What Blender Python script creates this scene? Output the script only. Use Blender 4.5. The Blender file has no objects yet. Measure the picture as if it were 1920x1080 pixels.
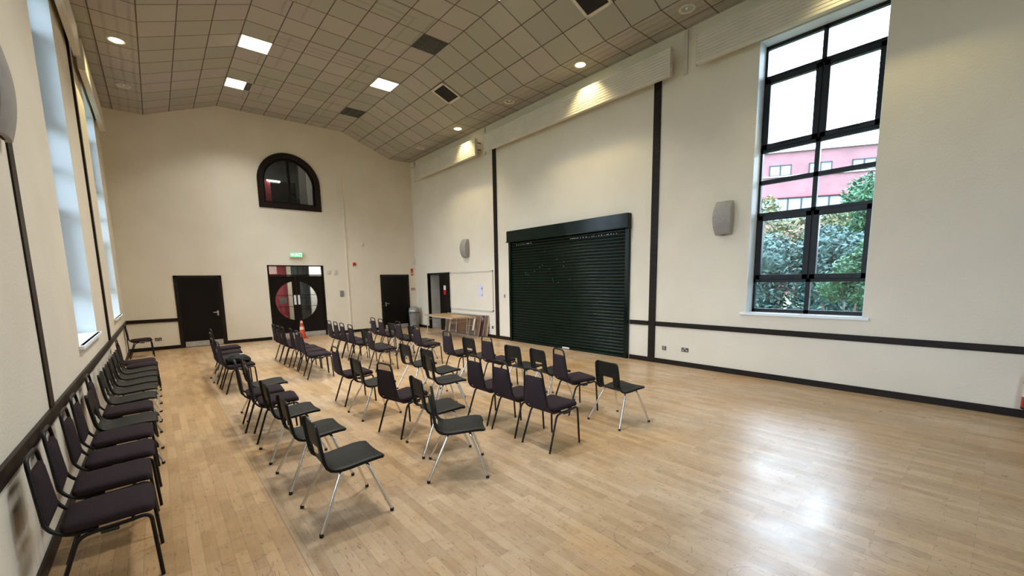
import bpy, bmesh, math, random
from mathutils import Vector, Matrix, noise
random.seed(7)
PI = math.pi
scene = bpy.context.scene
COL = scene.collection

# ------------------------------------------------------------------ camera
FPX, YAW, PITCH, ROLL, CAMH, PY = 784.61, -0.70060, 0.13072, -0.017255, 1.7968, 629.28
cyw, syw = math.cos(YAW), math.sin(YAW)
fwd = Vector((-syw*math.cos(PITCH), cyw*math.cos(PITCH), -math.sin(PITCH)))
rgt = Vector((cyw, syw, 0)); upv = rgt.cross(fwd)
r2 = rgt*math.cos(ROLL) + upv*math.sin(ROLL)
u2 = -rgt*math.sin(ROLL) + upv*math.cos(ROLL)
cam_d = bpy.data.cameras.new('camera'); cam = bpy.data.objects.new('camera', cam_d); COL.objects.link(cam)
cam.matrix_world = Matrix(((r2.x, u2.x, -fwd.x, 0), (r2.y, u2.y, -fwd.y, 0), (r2.z, u2.z, -fwd.z, CAMH), (0, 0, 0, 1)))
cam_d.sensor_width = 36; cam_d.lens = FPX/1920*36; cam_d.shift_y = (PY-540)/1920
cam_d.clip_start = 0.05; cam_d.clip_end = 400
scene.camera = cam

# ------------------------------------------------------------------ world, exposure
W = bpy.data.worlds.new('overcast_sky'); scene.world = W; W.use_nodes = True
wn = W.node_tree; bg = wn.nodes['Background']
SKY = 33.0                    # zenith luminance; overcast sky, one third as bright at the horizon
bg.inputs['Color'].default_value = (0.76, 0.86, 1.0, 1)
_tc = wn.nodes.new('ShaderNodeTexCoord'); _sx = wn.nodes.new('ShaderNodeSeparateXYZ'); _mr = wn.nodes.new('ShaderNodeMapRange')
wn.links.new(_tc.outputs['Generated'], _sx.inputs[0]); wn.links.new(_sx.outputs[2], _mr.inputs[0])
_mr.inputs[1].default_value = 0; _mr.inputs[2].default_value = 1; _mr.inputs[3].default_value = SKY/3; _mr.inputs[4].default_value = SKY
wn.links.new(_mr.outputs[0], bg.inputs['Strength'])
vs = scene.view_settings
vs.view_transform = 'Standard'; vs.look = 'None'; vs.exposure = -0.05; vs.gamma = 1.0; vs.use_curve_mapping = False
scene.cycles.max_bounces = 10; scene.cycles.diffuse_bounces = 6; scene.cycles.transparent_max_bounces = 12
scene.cycles.sample_clamp_indirect = 6.0
PANEL_W = 70.0               # recessed ceiling panels, louvred so the light goes mostly down
PANEL_GLOW = 5.0
DOWN_POWER = 34.0            # round downlights

# ------------------------------------------------------------------ room numbers
XL, XR, YB, YF = -0.711, 8.0645, 15.536, -6.2
ZS, ZC = 6.41, 7.04          # ceiling at the walls, ceiling in the middle
WT = 0.30                    # depth of window reveals
PROF = [(XL, ZS, -4.5), (0.20, ZS, -3), (1.887, ZC, 0), (5.497, ZC, 6), (7.18, ZS, 9), (XR, ZS, 10.5)]

# ------------------------------------------------------------------ materials
def mat(name, color, rough=0.6, metal=0.0, emit=None, es=0.0, spec=0.5, coat=0.0):
    m = bpy.data.materials.new(name); m.use_nodes = True
    b = m.node_tree.nodes['Principled BSDF']
    b.inputs['Base Color'].default_value = (*color, 1); b.inputs['Roughness'].default_value = rough
    b.inputs['Metallic'].default_value = metal; b.inputs['Specular IOR Level'].default_value = spec
    b.inputs['Coat Weight'].default_value = coat
    if emit: b.inputs['Emission Color'].default_value = (*emit, 1); b.inputs['Emission Strength'].default_value = es
    return m
def N(m, t, **k):
    n = m.node_tree.nodes.new(t)
    for a, v in k.items(): setattr(n, a, v)
    return n
def L(m, a, b): m.node_tree.links.new(a, b)
def bsdf(m): return m.node_tree.nodes['Principled BSDF']
def noisy(m, c2, scale=4, lo=.35, hi=.65, bump=0.0, bscale=60, detail=4, rough2=None, stretch=None):
    """mixes a second colour into the base by noise, optional fine bump"""
    b = bsdf(m); c1 = b.inputs['Base Color'].default_value[:]
    tc = N(m, 'ShaderNodeTexCoord'); src = tc.outputs['Object']
    if stretch:
        mp = N(m, 'ShaderNodeMapping'); mp.inputs['Scale'].default_value = stretch; L(m, src, mp.inputs['Vector']); src = mp.outputs['Vector']
    n = N(m, 'ShaderNodeTexNoise'); n.inputs['Scale'].default_value = scale; n.inputs['Detail'].default_value = detail
    L(m, src, n.inputs['Vector'])
    r = N(m, 'ShaderNodeMapRange'); r.inputs[1].default_value = lo; r.inputs[2].default_value = hi; L(m, n.outputs['Fac'], r.inputs[0])
    x = N(m, 'ShaderNodeMix', data_type='RGBA'); x.inputs[6].default_value = c1; x.inputs[7].default_value = (*c2, 1)
    L(m, r.outputs[0], x.inputs[0]); L(m, x.outputs[2], b.inputs['Base Color'])
    if rough2 is not None:
        q = N(m, 'ShaderNodeMapRange'); q.inputs[3].default_value = b.inputs['Roughness'].default_value; q.inputs[4].default_value = rough2
        L(m, r.outputs[0], q.inputs[0]); L(m, q.outputs[0], b.inputs['Roughness'])
    if bump:
        n2 = N(m, 'ShaderNodeTexNoise'); n2.inputs['Scale'].default_value = bscale; n2.inputs['Detail'].default_value = 3; L(m, tc.outputs['Object'], n2.inputs['Vector'])
        bp = N(m, 'ShaderNodeBump'); bp.inputs['Strength'].default_value = bump; bp.inputs['Distance'].default_value = 0.01
        L(m, n2.outputs['Fac'], bp.inputs['Height']); L(m, bp.outputs['Normal'], b.inputs['Normal'])
    return m

M = {}
M['wall'] = noisy(mat('cream_wall_paint', (0.77, 0.715, 0.605), 0.75, spec=.3), (0.73, 0.675, 0.565), 1.3, bump=.25, bscale=38)
M['reveal'] = noisy(mat('daylight_tinted_reveal_paint', (0.80, 0.88, 0.94), 0.6), (0.77, 0.85, 0.91), 2.0)  # white paint with the blue of the daylight put into its colour
M['white'] = noisy(mat('white_satin_paint', (0.66, 0.62, 0.54), 0.5), (0.60, 0.565, 0.49), 3)
M['trim'] = noisy(mat('dark_brown_gloss_timber', (0.010, 0.007, 0.0055), 0.42, spec=.22), (0.018, 0.012, 0.009), 3, stretch=(8, 1, 8), bump=.1, bscale=30)
M['door'] = noisy(mat('black_brown_door_paint', (0.005, 0.004, 0.0035), 0.34, spec=.22), (0.008, 0.006, 0.005), 2)
M['steel'] = noisy(mat('brushed_steel', (0.62, 0.61, 0.60), 0.38, 1.0), (0.5, 0.5, 0.5), 20)
M['kick'] = noisy(mat('satin_aluminium_plate', (0.55, 0.54, 0.52), 0.5, .6), (0.46, 0.45, 0.44), 12)
M['chrome'] = noisy(mat('chrome_tube', (0.84, 0.85, 0.86), 0.27, 1.0), (0.78, 0.79, 0.80), 6)
M['black_tube'] = noisy(mat('black_enamelled_tube', (0.007, 0.006, 0.0065), 0.36, spec=.3), (0.012, 0.009, 0.009), 25, rough2=.45)
M['plastic'] = noisy(mat('black_polypropylene', (0.0075, 0.0085, 0.008), 0.46, spec=.24), (0.011, 0.0125, 0.0115), 14, bump=.15, bscale=240, rough2=.5)
M['rubber'] = noisy(mat('black_rubber', (0.012, 0.012, 0.012), 0.7), (0.02, 0.02, 0.02), 20)
M['fabric'] = noisy(mat('aubergine_weave', (0.032, 0.023, 0.027), 0.95, spec=.08), (0.045, 0.033, 0.038), 160, bump=.5, bscale=500)
M['fabric_blue'] = noisy(mat('charcoal_weave', (0.028, 0.025, 0.034), 0.92, spec=.2), (0.042, 0.037, 0.048), 160, bump=.5, bscale=500)
M['green'] = noisy(mat('dark_green_shutter_enamel', (0.0012, 0.0075, 0.0045), 0.17, spec=.22), (0.002, 0.0105, 0.0065), 3, rough2=.23)
M['frame'] = noisy(mat('dark_grey_window_frame', (0.009, 0.012, 0.017), 0.42, spec=.3), (0.013, 0.016, 0.021), 5)
M['grey_plastic'] = noisy(mat('grey_speaker_plastic', (0.36, 0.345, 0.32), 0.55, spec=.3), (0.32, 0.305, 0.285), 10)
M['grille'] = noisy(mat('dark_grey_grille', (0.14, 0.135, 0.125), 0.6, .3), (0.10, 0.10, 0.095), 30)
M['black'] = noisy(mat('black_void_paint', (0.008, 0.007, 0.006), 0.8), (0.012, 0.011, 0.01), 5)
M['bin'] = noisy(mat('grey_bin_plastic', (0.30, 0.30, 0.29), 0.42), (0.25, 0.25, 0.245), 6)
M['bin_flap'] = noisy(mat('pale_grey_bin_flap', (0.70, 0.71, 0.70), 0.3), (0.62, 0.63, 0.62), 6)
M['table_wood'] = noisy(mat('oak_laminate', (0.42, 0.27, 0.12), 0.4), (0.33, 0.20, 0.09), 3, stretch=(1, .12, 1))
M['hardboard'] = noisy(mat('brown_hardboard', (0.22, 0.12, 0.06), 0.7), (0.16, 0.09, 0.05), 6)
M['maroon'] = noisy(mat('maroon_laminate', (0.07, 0.018, 0.022), 0.5), (0.05, 0.013, 0.018), 6)
M['alu'] = noisy(mat('painted_aluminium', (0.58, 0.57, 0.54), 0.4, .5), (0.5, 0.49, 0.46), 15)
M['orange'] = noisy(mat('orange_cone_plastic', (0.55, 0.07, 0.02), 0.45), (0.45, 0.05, 0.015), 10)
M['cone_band'] = noisy(mat('pale_reflective_band', (0.75, 0.55, 0.42), 0.35), (0.7, 0.48, 0.35), 15)
M['red'] = noisy(mat('signal_red_paint', (0.50, 0.015, 0.015), 0.35), (0.42, 0.012, 0.012), 8)
M['paper'] = noisy(mat('white_paper', (0.80, 0.80, 0.82), 0.7), (0.76, 0.76, 0.79), 8)
M['blue_print'] = noisy(mat('pale_lilac_print', (0.52, 0.53, 0.80), 0.7), (0.72, 0.73, 0.86), 40)
M['dark_print'] = noisy(mat('dark_print', (0.08, 0.05, 0.08), 0.7), (0.2, 0.1, 0.14), 40)
M['plate'] = noisy(mat('grey_metal_plate', (0.16, 0.16, 0.155), 0.35, .8), (0.12, 0.12, 0.12), 20)
M['brown_plate'] = noisy(mat('brown_plate', (0.25, 0.10, 0.06), 0.5), (0.2, 0.08, 0.05), 10)
M['ground'] = noisy(mat('lawn_ground', (0.05, 0.09, 0.03), 0.9), (0.03, 0.05, 0.02), 1.5)
M['bark'] = noisy(mat('brown_bark', (0.10, 0.07, 0.05), 0.9), (0.05, 0.035, 0.025), 8, bump=.5, bscale=30)
M['leaf_dark'] = noisy(mat('dark_laurel_leaf', (0.020, 0.052, 0.050), 0.6, spec=.25), (0.050, 0.11, 0.105), 5)
M['leaf_green'] = noisy(mat('bright_green_leaf', (0.034, 0.11, 0.050), 0.6, spec=.25), (0.022, 0.068, 0.042), 4)
M['leaf_autumn'] = noisy(mat('yellowing_leaf', (0.13, 0.115, 0.05), 0.6, spec=.25), (0.04, 0.075, 0.04), 6)
M['bag'] = noisy(mat('grey_nylon', (0.014, 0.014, 0.016), 0.7, spec=.15), (0.024, 0.023, 0.026), 12, bump=.5, bscale=25)
M['red_wall'] = noisy(mat('dark_red_wall_paint', (0.30, 0.035, 0.045), 0.6), (0.26, 0.03, 0.04), 2)
M['beige'] = noisy(mat('beige_wall_paint', (0.55, 0.48, 0.38), 0.6), (0.5, 0.44, 0.34), 2)
M['grey_wall'] = noisy(mat('grey_store_wall', (0.34, 0.33, 0.28), 0.7), (0.28, 0.27, 0.23), 1.4)
M['foyer_grey'] = noisy(mat('foyer_grey', (0.30, 0.31, 0.31), 0.7), (0.25, 0.26, 0.26), 1.2)
M['exit_green'] = noisy(mat('green_exit_panel', (0.02, 0.35, 0.12), 0.4, emit=(0.22, 0.85, 0.35), es=1.3), (0.03, 0.4, 0.15), 20)
M['exit_white'] = noisy(mat('lit_white_pictogram', (0.8, 0.9, 0.8), 0.4, emit=(0.75, 1.0, 0.72), es=1.6), (0.7, 0.85, 0.7), 20)
M['panel_light'] = mat('lit_panel_diffuser', (0.9, 0.88, 0.8), 0.5, emit=(1.0, 0.90, 0.72), es=PANEL_GLOW)
M['down_light'] = mat('lit_downlight_glass', (0.9, 0.85, 0.7), 0.4, emit=(1.0, 0.86, 0.55), es=16)
M['tube_light'] = mat('lit_tube', (0.9, 0.9, 0.85), 0.4, emit=(1.0, 0.95, 0.85), es=14)

def glass_mat(name, tint=(1, 1, 1), refl=.9):
    m = bpy.data.materials.new(name); m.use_nodes = True; nt = m.node_tree; nt.nodes.clear()
    out = nt.nodes.new('ShaderNodeOutputMaterial'); mix = nt.nodes.new('ShaderNodeMixShader')
    tr = nt.nodes.new('ShaderNodeBsdfTransparent'); gl = nt.nodes.new('ShaderNodeBsdfGlossy'); fr = nt.nodes.new('ShaderNodeFresnel')
    tr.inputs['Color'].default_value = (*tint, 1); gl.inputs['Roughness'].default_value = 0.02
    gl.inputs['Color'].default_value = (refl, refl, refl, 1); fr.inputs['IOR'].default_value = 1.5
    nt.links.new(fr.outputs[0], mix.inputs[0]); nt.links.new(tr.outputs[0], mix.inputs[1]); nt.links.new(gl.outputs[0], mix.inputs[2])
    nt.links.new(mix.outputs[0], out.inputs[0]); return m
M['pink_wall'] = noisy(mat('pale_pink_wall', (0.85, 0.62, 0.58), 0.6), (0.80, 0.55, 0.52), 2)
M['pale_wall'] = noisy(mat('pale_lobby_wall', (0.78, 0.77, 0.72), 0.6), (0.72, 0.71, 0.66), 2)
M['dark_grey_wall'] = noisy(mat('dark_grey_lobby_wall', (0.07, 0.08, 0.08), 0.6), (0.05, 0.055, 0.055), 2)
M['glass'] = glass_mat('clear_window_glass', (0.93, 0.97, 0.99))
M['glass_dark'] = glass_mat('interior_glass', (0.8, 0.82, 0.82))
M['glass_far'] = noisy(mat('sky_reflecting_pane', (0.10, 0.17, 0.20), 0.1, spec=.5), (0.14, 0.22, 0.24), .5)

def brick_mat():
    m = mat('red_brick_facade', (0.35, 0.08, 0.07), 0.8); b = bsdf(m)
    tc = N(m, 'ShaderNodeTexCoord'); br = N(m, 'ShaderNodeTexBrick'); br.inputs['Scale'].default_value = 2.2
    br.inputs['Color1'].default_value = (0.145, 0.062, 0.072, 1); br.inputs['Color2'].default_value = (0.11, 0.050, 0.060, 1); br.inputs['Mortar'].default_value = (0.15, 0.075, 0.080, 1)
    mp = N(m, 'ShaderNodeMapping'); mp.inputs['Rotation'].default_value = (PI/2, 0, 0); L(m, tc.outputs['Object'], mp.inputs['Vector'])
    L(m, mp.outputs['Vector'], br.inputs['Vector'])
    n = N(m, 'ShaderNodeTexNoise'); n.inputs['Scale'].default_value = .6; n.inputs['Detail'].default_value = 5; L(m, tc.outputs['Object'], n.inputs['Vector'])
    x = N(m, 'ShaderNodeMix', data_type='RGBA', blend_type='MULTIPLY'); x.inputs[0].default_value = .5
    cr = N(m, 'ShaderNodeMapRange'); cr.inputs[1].default_value = .3; cr.inputs[2].default_value = .7; cr.inputs[3].default_value = .6; cr.inputs[4].default_value = 1.2
    L(m, n.outputs['Fac'], cr.inputs[0]); cc = N(m, 'ShaderNodeCombineColor'); [L(m, cr.outputs[0], cc.inputs[i]) for i in range(3)]
    L(m, br.outputs['Color'], x.inputs[6]); L(m, cc.outputs[0], x.inputs[7]); L(m, x.outputs[2], b.inputs['Base Color'])
    return m
M['brick'] = brick_mat()

def math_(m, op, a, b=None, c=None):
    n = N(m, 'ShaderNodeMath', operation=op)
    for i, v in enumerate((a, b, c)):
        if v is None: continue
        if isinstance(v, (int, float)): n.inputs[i].default_value = v
        else: L(m, v, n.inputs[i])
    return n.outputs[0]
def ceiling_mat():
    m = mat('mineral_ceiling_tile', (0.5, 0.45, 0.38), 0.9, spec=.1); b = bsdf(m)
    uv = N(m, 'ShaderNodeUVMap', uv_map='grid'); sp = N(m, 'ShaderNodeSeparateXYZ'); L(m, uv.outputs[0], sp.inputs[0])
    def line(s, w):
        f = math_(m, 'FRACT', s); d = math_(m, 'MINIMUM', f, math_(m, 'SUBTRACT', 1.0, f)); return math_(m, 'LESS_THAN', d, w)
    ln = math_(m, 'MAXIMUM', line(sp.outputs[0], .017), line(sp.outputs[1], .017))
    fu, fv = math_(m, 'FLOOR', sp.outputs[0]), math_(m, 'FLOOR', sp.outputs[1])
    cb = N(m, 'ShaderNodeCombineXYZ'); L(m, fu, cb.inputs[0]); L(m, fv, cb.inputs[1])
    wnz = N(m, 'ShaderNodeTexWhiteNoise'); wnz.noise_dimensions = '2D'; L(m, cb.outputs[0], wnz.inputs['Vector'])
    cr = N(m, 'ShaderNodeValToRGB'); cr.color_ramp.interpolation = 'CONSTANT'
    cols = [(0.0, (0.40, 0.385, 0.33)), (.4, (0.425, 0.39, 0.355)), (.65, (0.38, 0.37, 0.325)), (.85, (0.435, 0.41, 0.365))]
    cr.color_ramp.elements[0].position = 0; cr.color_ramp.elements[0].color = (*cols[0][1], 1)
    cr.color_ramp.elements[1].position = cols[1][0]; cr.color_ramp.elements[1].color = (*cols[1][1], 1)
    for p, c in cols[2:]:
        e = cr.color_ramp.elements.new(p); e.color = (*c, 1)
    L(m, wnz.outputs['Value'], cr.inputs[0])
    # soot marks left by air washing past the runs of pipe above the tiles
    tc = N(m, 'ShaderNodeTexCoord'); n = N(m, 'ShaderNodeTexNoise'); n.inputs['Scale'].default_value = 1.3; L(m, tc.outputs['Object'], n.inputs['Vector'])
    def band(s, period, centre, w, rng_s, lo, hi):
        f = math_(m, 'FRACT', math_(m, 'ADD', math_(m, 'DIVIDE', s, period), math_(m, 'MULTIPLY', n.outputs['Fac'], .03)))
        d = math_(m, 'ABSOLUTE', math_(m, 'SUBTRACT', f, centre)); a = math_(m, 'SMOOTH_MIN', math_(m, 'DIVIDE', d, w), 1.0, .2)
        inside = math_(m, 'MULTIPLY', math_(m, 'GREATER_THAN', rng_s, lo), math_(m, 'LESS_THAN', rng_s, hi))
        return math_(m, 'MULTIPLY', math_(m, 'SUBTRACT', 1.0, a), inside)
    u, v = sp.outputs[0], sp.outputs[1]
    s1 = band(v, 4, .27, .02, u, .6, 4.6); s2 = band(v, 4, .37, .02, u, .9, 4.4); s3 = band(v, 4, .44, .015, u, 1.1, 4.2)
    s4 = band(u, 3.5, .25, .02, math_(m, 'FRACT', math_(m, 'DIVIDE', v, 4)), .37, 1.0); s5 = band(u, 3.5, .42, .02, math_(m, 'FRACT', math_(m, 'DIVIDE', v, 4)), .27, .95)
    st = math_(m, 'MAXIMUM', math_(m, 'MAXIMUM', s1, s2), math_(m, 'MAXIMUM', s3, math_(m, 'MAXIMUM', s4, s5)))
    edge = math_(m, 'MULTIPLY', math_(m, 'GREATER_THAN', u, 0.0), math_(m, 'LESS_THAN', u, 6.0)); st = math_(m, 'MULTIPLY', st, edge)
    fr = math_(m, 'FRACT', math_(m, 'MULTIPLY', math_(m, 'ADD', u, math_(m, 'MULTIPLY', n.outputs['Fac'], .12)), 3.4))
    st2 = math_(m, 'MULTIPLY', math_(m, 'LESS_THAN', math_(m, 'ABSOLUTE', math_(m, 'SUBTRACT', fr, .5)), .14), math_(m, 'MAXIMUM', math_(m, 'GREATER_THAN', u, 9.0), math_(m, 'LESS_THAN', u, -3.0)))
    st = math_(m, 'MULTIPLY', math_(m, 'MAXIMUM', st, math_(m, 'MULTIPLY', st2, .7)), math_(m, 'MULTIPLY', n.outputs['Fac'], .62))
    x1 = N(m, 'ShaderNodeMix', data_type='RGBA'); L(m, st, x1.inputs[0]); L(m, cr.outputs[0], x1.inputs[6]); x1.inputs[7].default_value = (0.19, 0.16, 0.135, 1)
    x2 = N(m, 'ShaderNodeMix', data_type='RGBA'); L(m, ln, x2.inputs[0]); L(m, x1.outputs[2], x2.inputs[6]); x2.inputs[7].default_value = (0.13, 0.10, 0.075, 1)
    L(m, x2.outputs[2], b.inputs['Base Color'])
    bp = N(m, 'ShaderNodeBump'); bp.inputs['Strength'].default_value = .6; bp.inputs['Distance'].default_value = .01
    L(m, math_(m, 'SUBTRACT', 1.0, ln), bp.inputs['Height']); L(m, bp.outputs[0], b.inputs['Normal'])
    return m
M['ceiling'] = ceiling_mat()

def floor_mat():
    m = mat('worn_maple_strip', (0.5, 0.36, 0.2), 0.34, spec=.62); b = bsdf(m)
    tc = N(m, 'ShaderNodeTexCoord'); mp = N(m, 'ShaderNodeMapping'); mp.inputs['Rotation'].default_value = (0, 0, PI/2); L(m, tc.outputs['Object'], mp.inputs['Vector'])
    def brick(w, h, off, c1, c2, mort, ms):
        br = N(m, 'ShaderNodeTexBrick'); br.inputs['Scale'].default_value = 1; br.inputs['Brick Width'].default_value = w; br.inputs['Row Height'].default_value = h
        br.inputs['Mortar Size'].default_value = ms; br.inputs['Mortar Smooth'].default_value = .2; br.offset = off; br.offset_frequency = 2; br.squash = 1
        br.inputs['Color1'].default_value = (*c1, 1); br.inputs['Color2'].default_value = (*c2, 1); br.inputs['Mortar'].default_value = (*mort, 1); br.inputs['Bias'].default_value = 0
        L(m, mp.outputs[0], br.inputs['Vector']); return br
    br = brick(.46, .0775, .37, (0.60, 0.46, 0.315), (0.45, 0.33, 0.21), (0.28, 0.20, 0.125), .0010)
    # second, larger tone change per strip pack
    n0 = N(m, 'ShaderNodeTexNoise'); n0.inputs['Scale'].default_value = .9; n0.inputs['Detail'].default_value = 3; L(m, tc.outputs['Object'], n0.inputs['Vector'])
    r0 = N(m, 'ShaderNodeMapRange'); r0.inputs[1].default_value = .35; r0.inputs[2].default_value = .7; L(m, n0.outputs['Fac'], r0.inputs[0])
    x0 = N(m, 'ShaderNodeMix', data_type='RGBA', blend_type='MULTIPLY'); L(m, r0.outputs[0], x0.inputs[0]); L(m, br.outputs['Color'], x0.inputs[6]); x0.inputs[7].default_value = (0.90, 0.83, 0.72, 1)
    # grain along the strip
    mg = N(m, 'ShaderNodeMapping'); mg.inputs['Scale'].default_value = (60, 3.5, 1); L(m, tc.outputs['Object'], mg.inputs['Vector'])
    ng = N(m, 'ShaderNodeTexNoise'); ng.inputs['Scale'].default_value = 1; ng.inputs['Detail'].default_value = 5; L(m, mg.outputs[0], ng.inputs['Vector'])
    rg = N(m, 'ShaderNodeMapRange'); rg.inputs[1].default_value = .3; rg.inputs[2].default_value = .75; rg.inputs[3].default_value = 0; rg.inputs[4].default_value = .45; L(m, ng.outputs['Fac'], rg.inputs[0])
    x1 = N(m, 'ShaderNodeMix', data_type='RGBA', blend_type='MULTIPLY'); L(m, rg.outputs[0], x1.inputs[0]); L(m, x0.outputs[2], x1.inputs[6]); x1.inputs[7].default_value = (0.76, 0.67, 0.56, 1)
    # varnish left yellower on the margin strip by the left wall and in unworn patches
    sx = N(m, 'ShaderNodeSeparateXYZ'); L(m, tc.outputs['Object'], sx.inputs[0])
    nv = N(m, 'ShaderNodeTexNoise'); nv.inputs['Scale'].default_value = .55; nv.inputs['Detail'].default_value = 6; nv.inputs['Roughness'].default_value = .65; L(m, tc.outputs['Object'], nv.inputs['Vector'])
    rv = N(m, 'ShaderNodeMapRange'); rv.inputs[1].default_value = .46; rv.inputs[2].default_value = .62; rv.inputs[3].default_value = 0; rv.inputs[4].default_value = .8; L(m, nv.outputs['Fac'], rv.inputs[0])
    var = math_(m, 'MAXIMUM', rv.outputs[0], math_(m, 'MULTIPLY', math_(m, 'LESS_THAN', sx.outputs[0], .575), .75))
    xv = N(m, 'ShaderNodeMix', data_type='RGBA', blend_type='MULTIPLY'); L(m, var, xv.inputs[0]); L(m, x1.outputs[2], xv.inputs[6]); xv.inputs[7].default_value = (0.97, 0.84, 0.62, 1)
    # blotchy grey wear inside each strip
    nb = N(m, 'ShaderNodeTexNoise'); nb.inputs['Scale'].default_value = 9; nb.inputs['Detail'].default_value = 7; nb.inputs['Roughness'].default_value = .7; L(m, tc.outputs['Object'], nb.inputs['Vector'])
    rb = N(m, 'ShaderNodeMapRange'); rb.inputs[1].default_value = .42; rb.inputs[2].default_value = .72; rb.inputs[3].default_value = 0; rb.inputs[4].default_value = .6; L(m, nb.outputs['Fac'], rb.inputs[0])
    xb = N(m, 'ShaderNodeMix', data_type='RGBA', blend_type='MULTIPLY'); L(m, rb.outputs[0], xb.inputs[0]); L(m, xv.outputs[2], xb.inputs[6]); xb.inputs[7].default_value = (0.80, 0.74, 0.68, 1)
    # heel marks: short dark strokes, specks and broken arcs
    nd = N(m, 'ShaderNodeTexNoise'); nd.inputs['Scale'].default_value = 5; nd.inputs['Detail'].default_value = 2; L(m, tc.outputs['Object'], nd.inputs['Vector'])
    vd = N(m, 'ShaderNodeVectorMath', operation='MULTIPLY_ADD'); L(m, nd.outputs['Color'], vd.inputs[0]); vd.inputs[1].default_value = (.09, .09, 0); L(m, tc.outputs['Object'], vd.inputs[2])
    def marks(rot, sc, thr, wid, w0=0.0):
        mm = N(m, 'ShaderNodeMapping'); mm.inputs['Rotation'].default_value = (0, 0, rot); mm.inputs['Scale'].default_value = sc; L(m, vd.outputs[0], mm.inputs['Vector'])
        vo = N(m, 'ShaderNodeTexVoronoi'); vo.voronoi_dimensions = '2D'; vo.inputs['Scale'].default_value = 1; L(m, mm.outputs[0], vo.inputs['Vector'])
        near = math_(m, 'LESS_THAN', vo.outputs['Distance'], wid)
        if w0: near = math_(m, 'MULTIPLY', near, math_(m, 'GREATER_THAN', vo.outputs['Distance'], w0))
        sep = N(m, 'ShaderNodeSeparateColor'); L(m, vo.outputs['Color'], sep.inputs[0])
        return math_(m, 'MULTIPLY', near, math_(m, 'LESS_THAN', sep.outputs[0], thr))
    brk = math_(m, 'GREATER_THAN', nb.outputs['Fac'], .5)
    k = math_(m, 'MAXIMUM', marks(.35, (38, 3.2, 1), .10, .10), marks(1.9, (40, 3.4, 1), .09, .10))
    k = math_(m, 'MAXIMUM', k, math_(m, 'MAXIMUM', marks(2.7, (36, 3.9, 1), .08, .10), marks(.1, (6.5, 6.5, 1), .7, .04)))
    k = math_(m, 'MAXIMUM', k, math_(m, 'MAXIMUM', marks(.9, (13, 11, 1), .4, .05), math_(m, 'MAXIMUM', marks(1.2, (34, 2.9, 1), .08, .09), marks(2.2, (30, 5.5, 1), .07, .09))))
    k = math_(m, 'MAXIMUM', k, math_(m, 'MULTIPLY', brk, math_(m, 'MAXIMUM', marks(.5, (1.1, 1.3, 1), .5, .227, .22), marks(1.5, (1.9, 1.5, 1), .35, .303, .295))))
    k = math_(m, 'MULTIPLY', k, .62)
    k = math_(m, 'MAXIMUM', k, math_(m, 'MULTIPLY', math_(m, 'LESS_THAN', math_(m, 'ABSOLUTE', math_(m, 'SUBTRACT', sx.outputs[0], .575)), .0028), .65))
    x2 = N(m, 'ShaderNodeMix', data_type='RGBA'); L(m, k, x2.inputs[0]); L(m, xb.outputs[2], x2.inputs[6]); x2.inputs[7].default_value = (0.15, 0.10, 0.06, 1)
    L(m, x2.outputs[2], b.inputs['Base Color'])
    rr = N(m, 'ShaderNodeMapRange'); rr.inputs[1].default_value = .3; rr.inputs[2].default_value = .7; rr.inputs[3].default_value = .27; rr.inputs[4].default_value = .40
    nr = N(m, 'ShaderNodeTexNoise'); nr.inputs['Scale'].default_value = 3; nr.inputs['Detail'].default_value = 6; L(m, tc.outputs['Object'], nr.inputs['Vector'])
    L(m, nr.outputs['Fac'], rr.inputs[0]); L(m, rr.outputs[0], b.inputs['Roughness'])
    bp = N(m, 'ShaderNodeBump'); bp.inputs['Strength'].default_value = .25; bp.inputs['Distance'].default_value = .002
    L(m, math_(m, 'ADD', math_(m, 'SUBTRACT', 1.0, br.outputs['Fac']), math_(m, 'MULTIPLY', ng.outputs['Fac'], .3)), bp.inputs['Height']); L(m, bp.outputs[0], b.inputs['Normal'])
    return m
M['floor'] = floor_mat()

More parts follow.
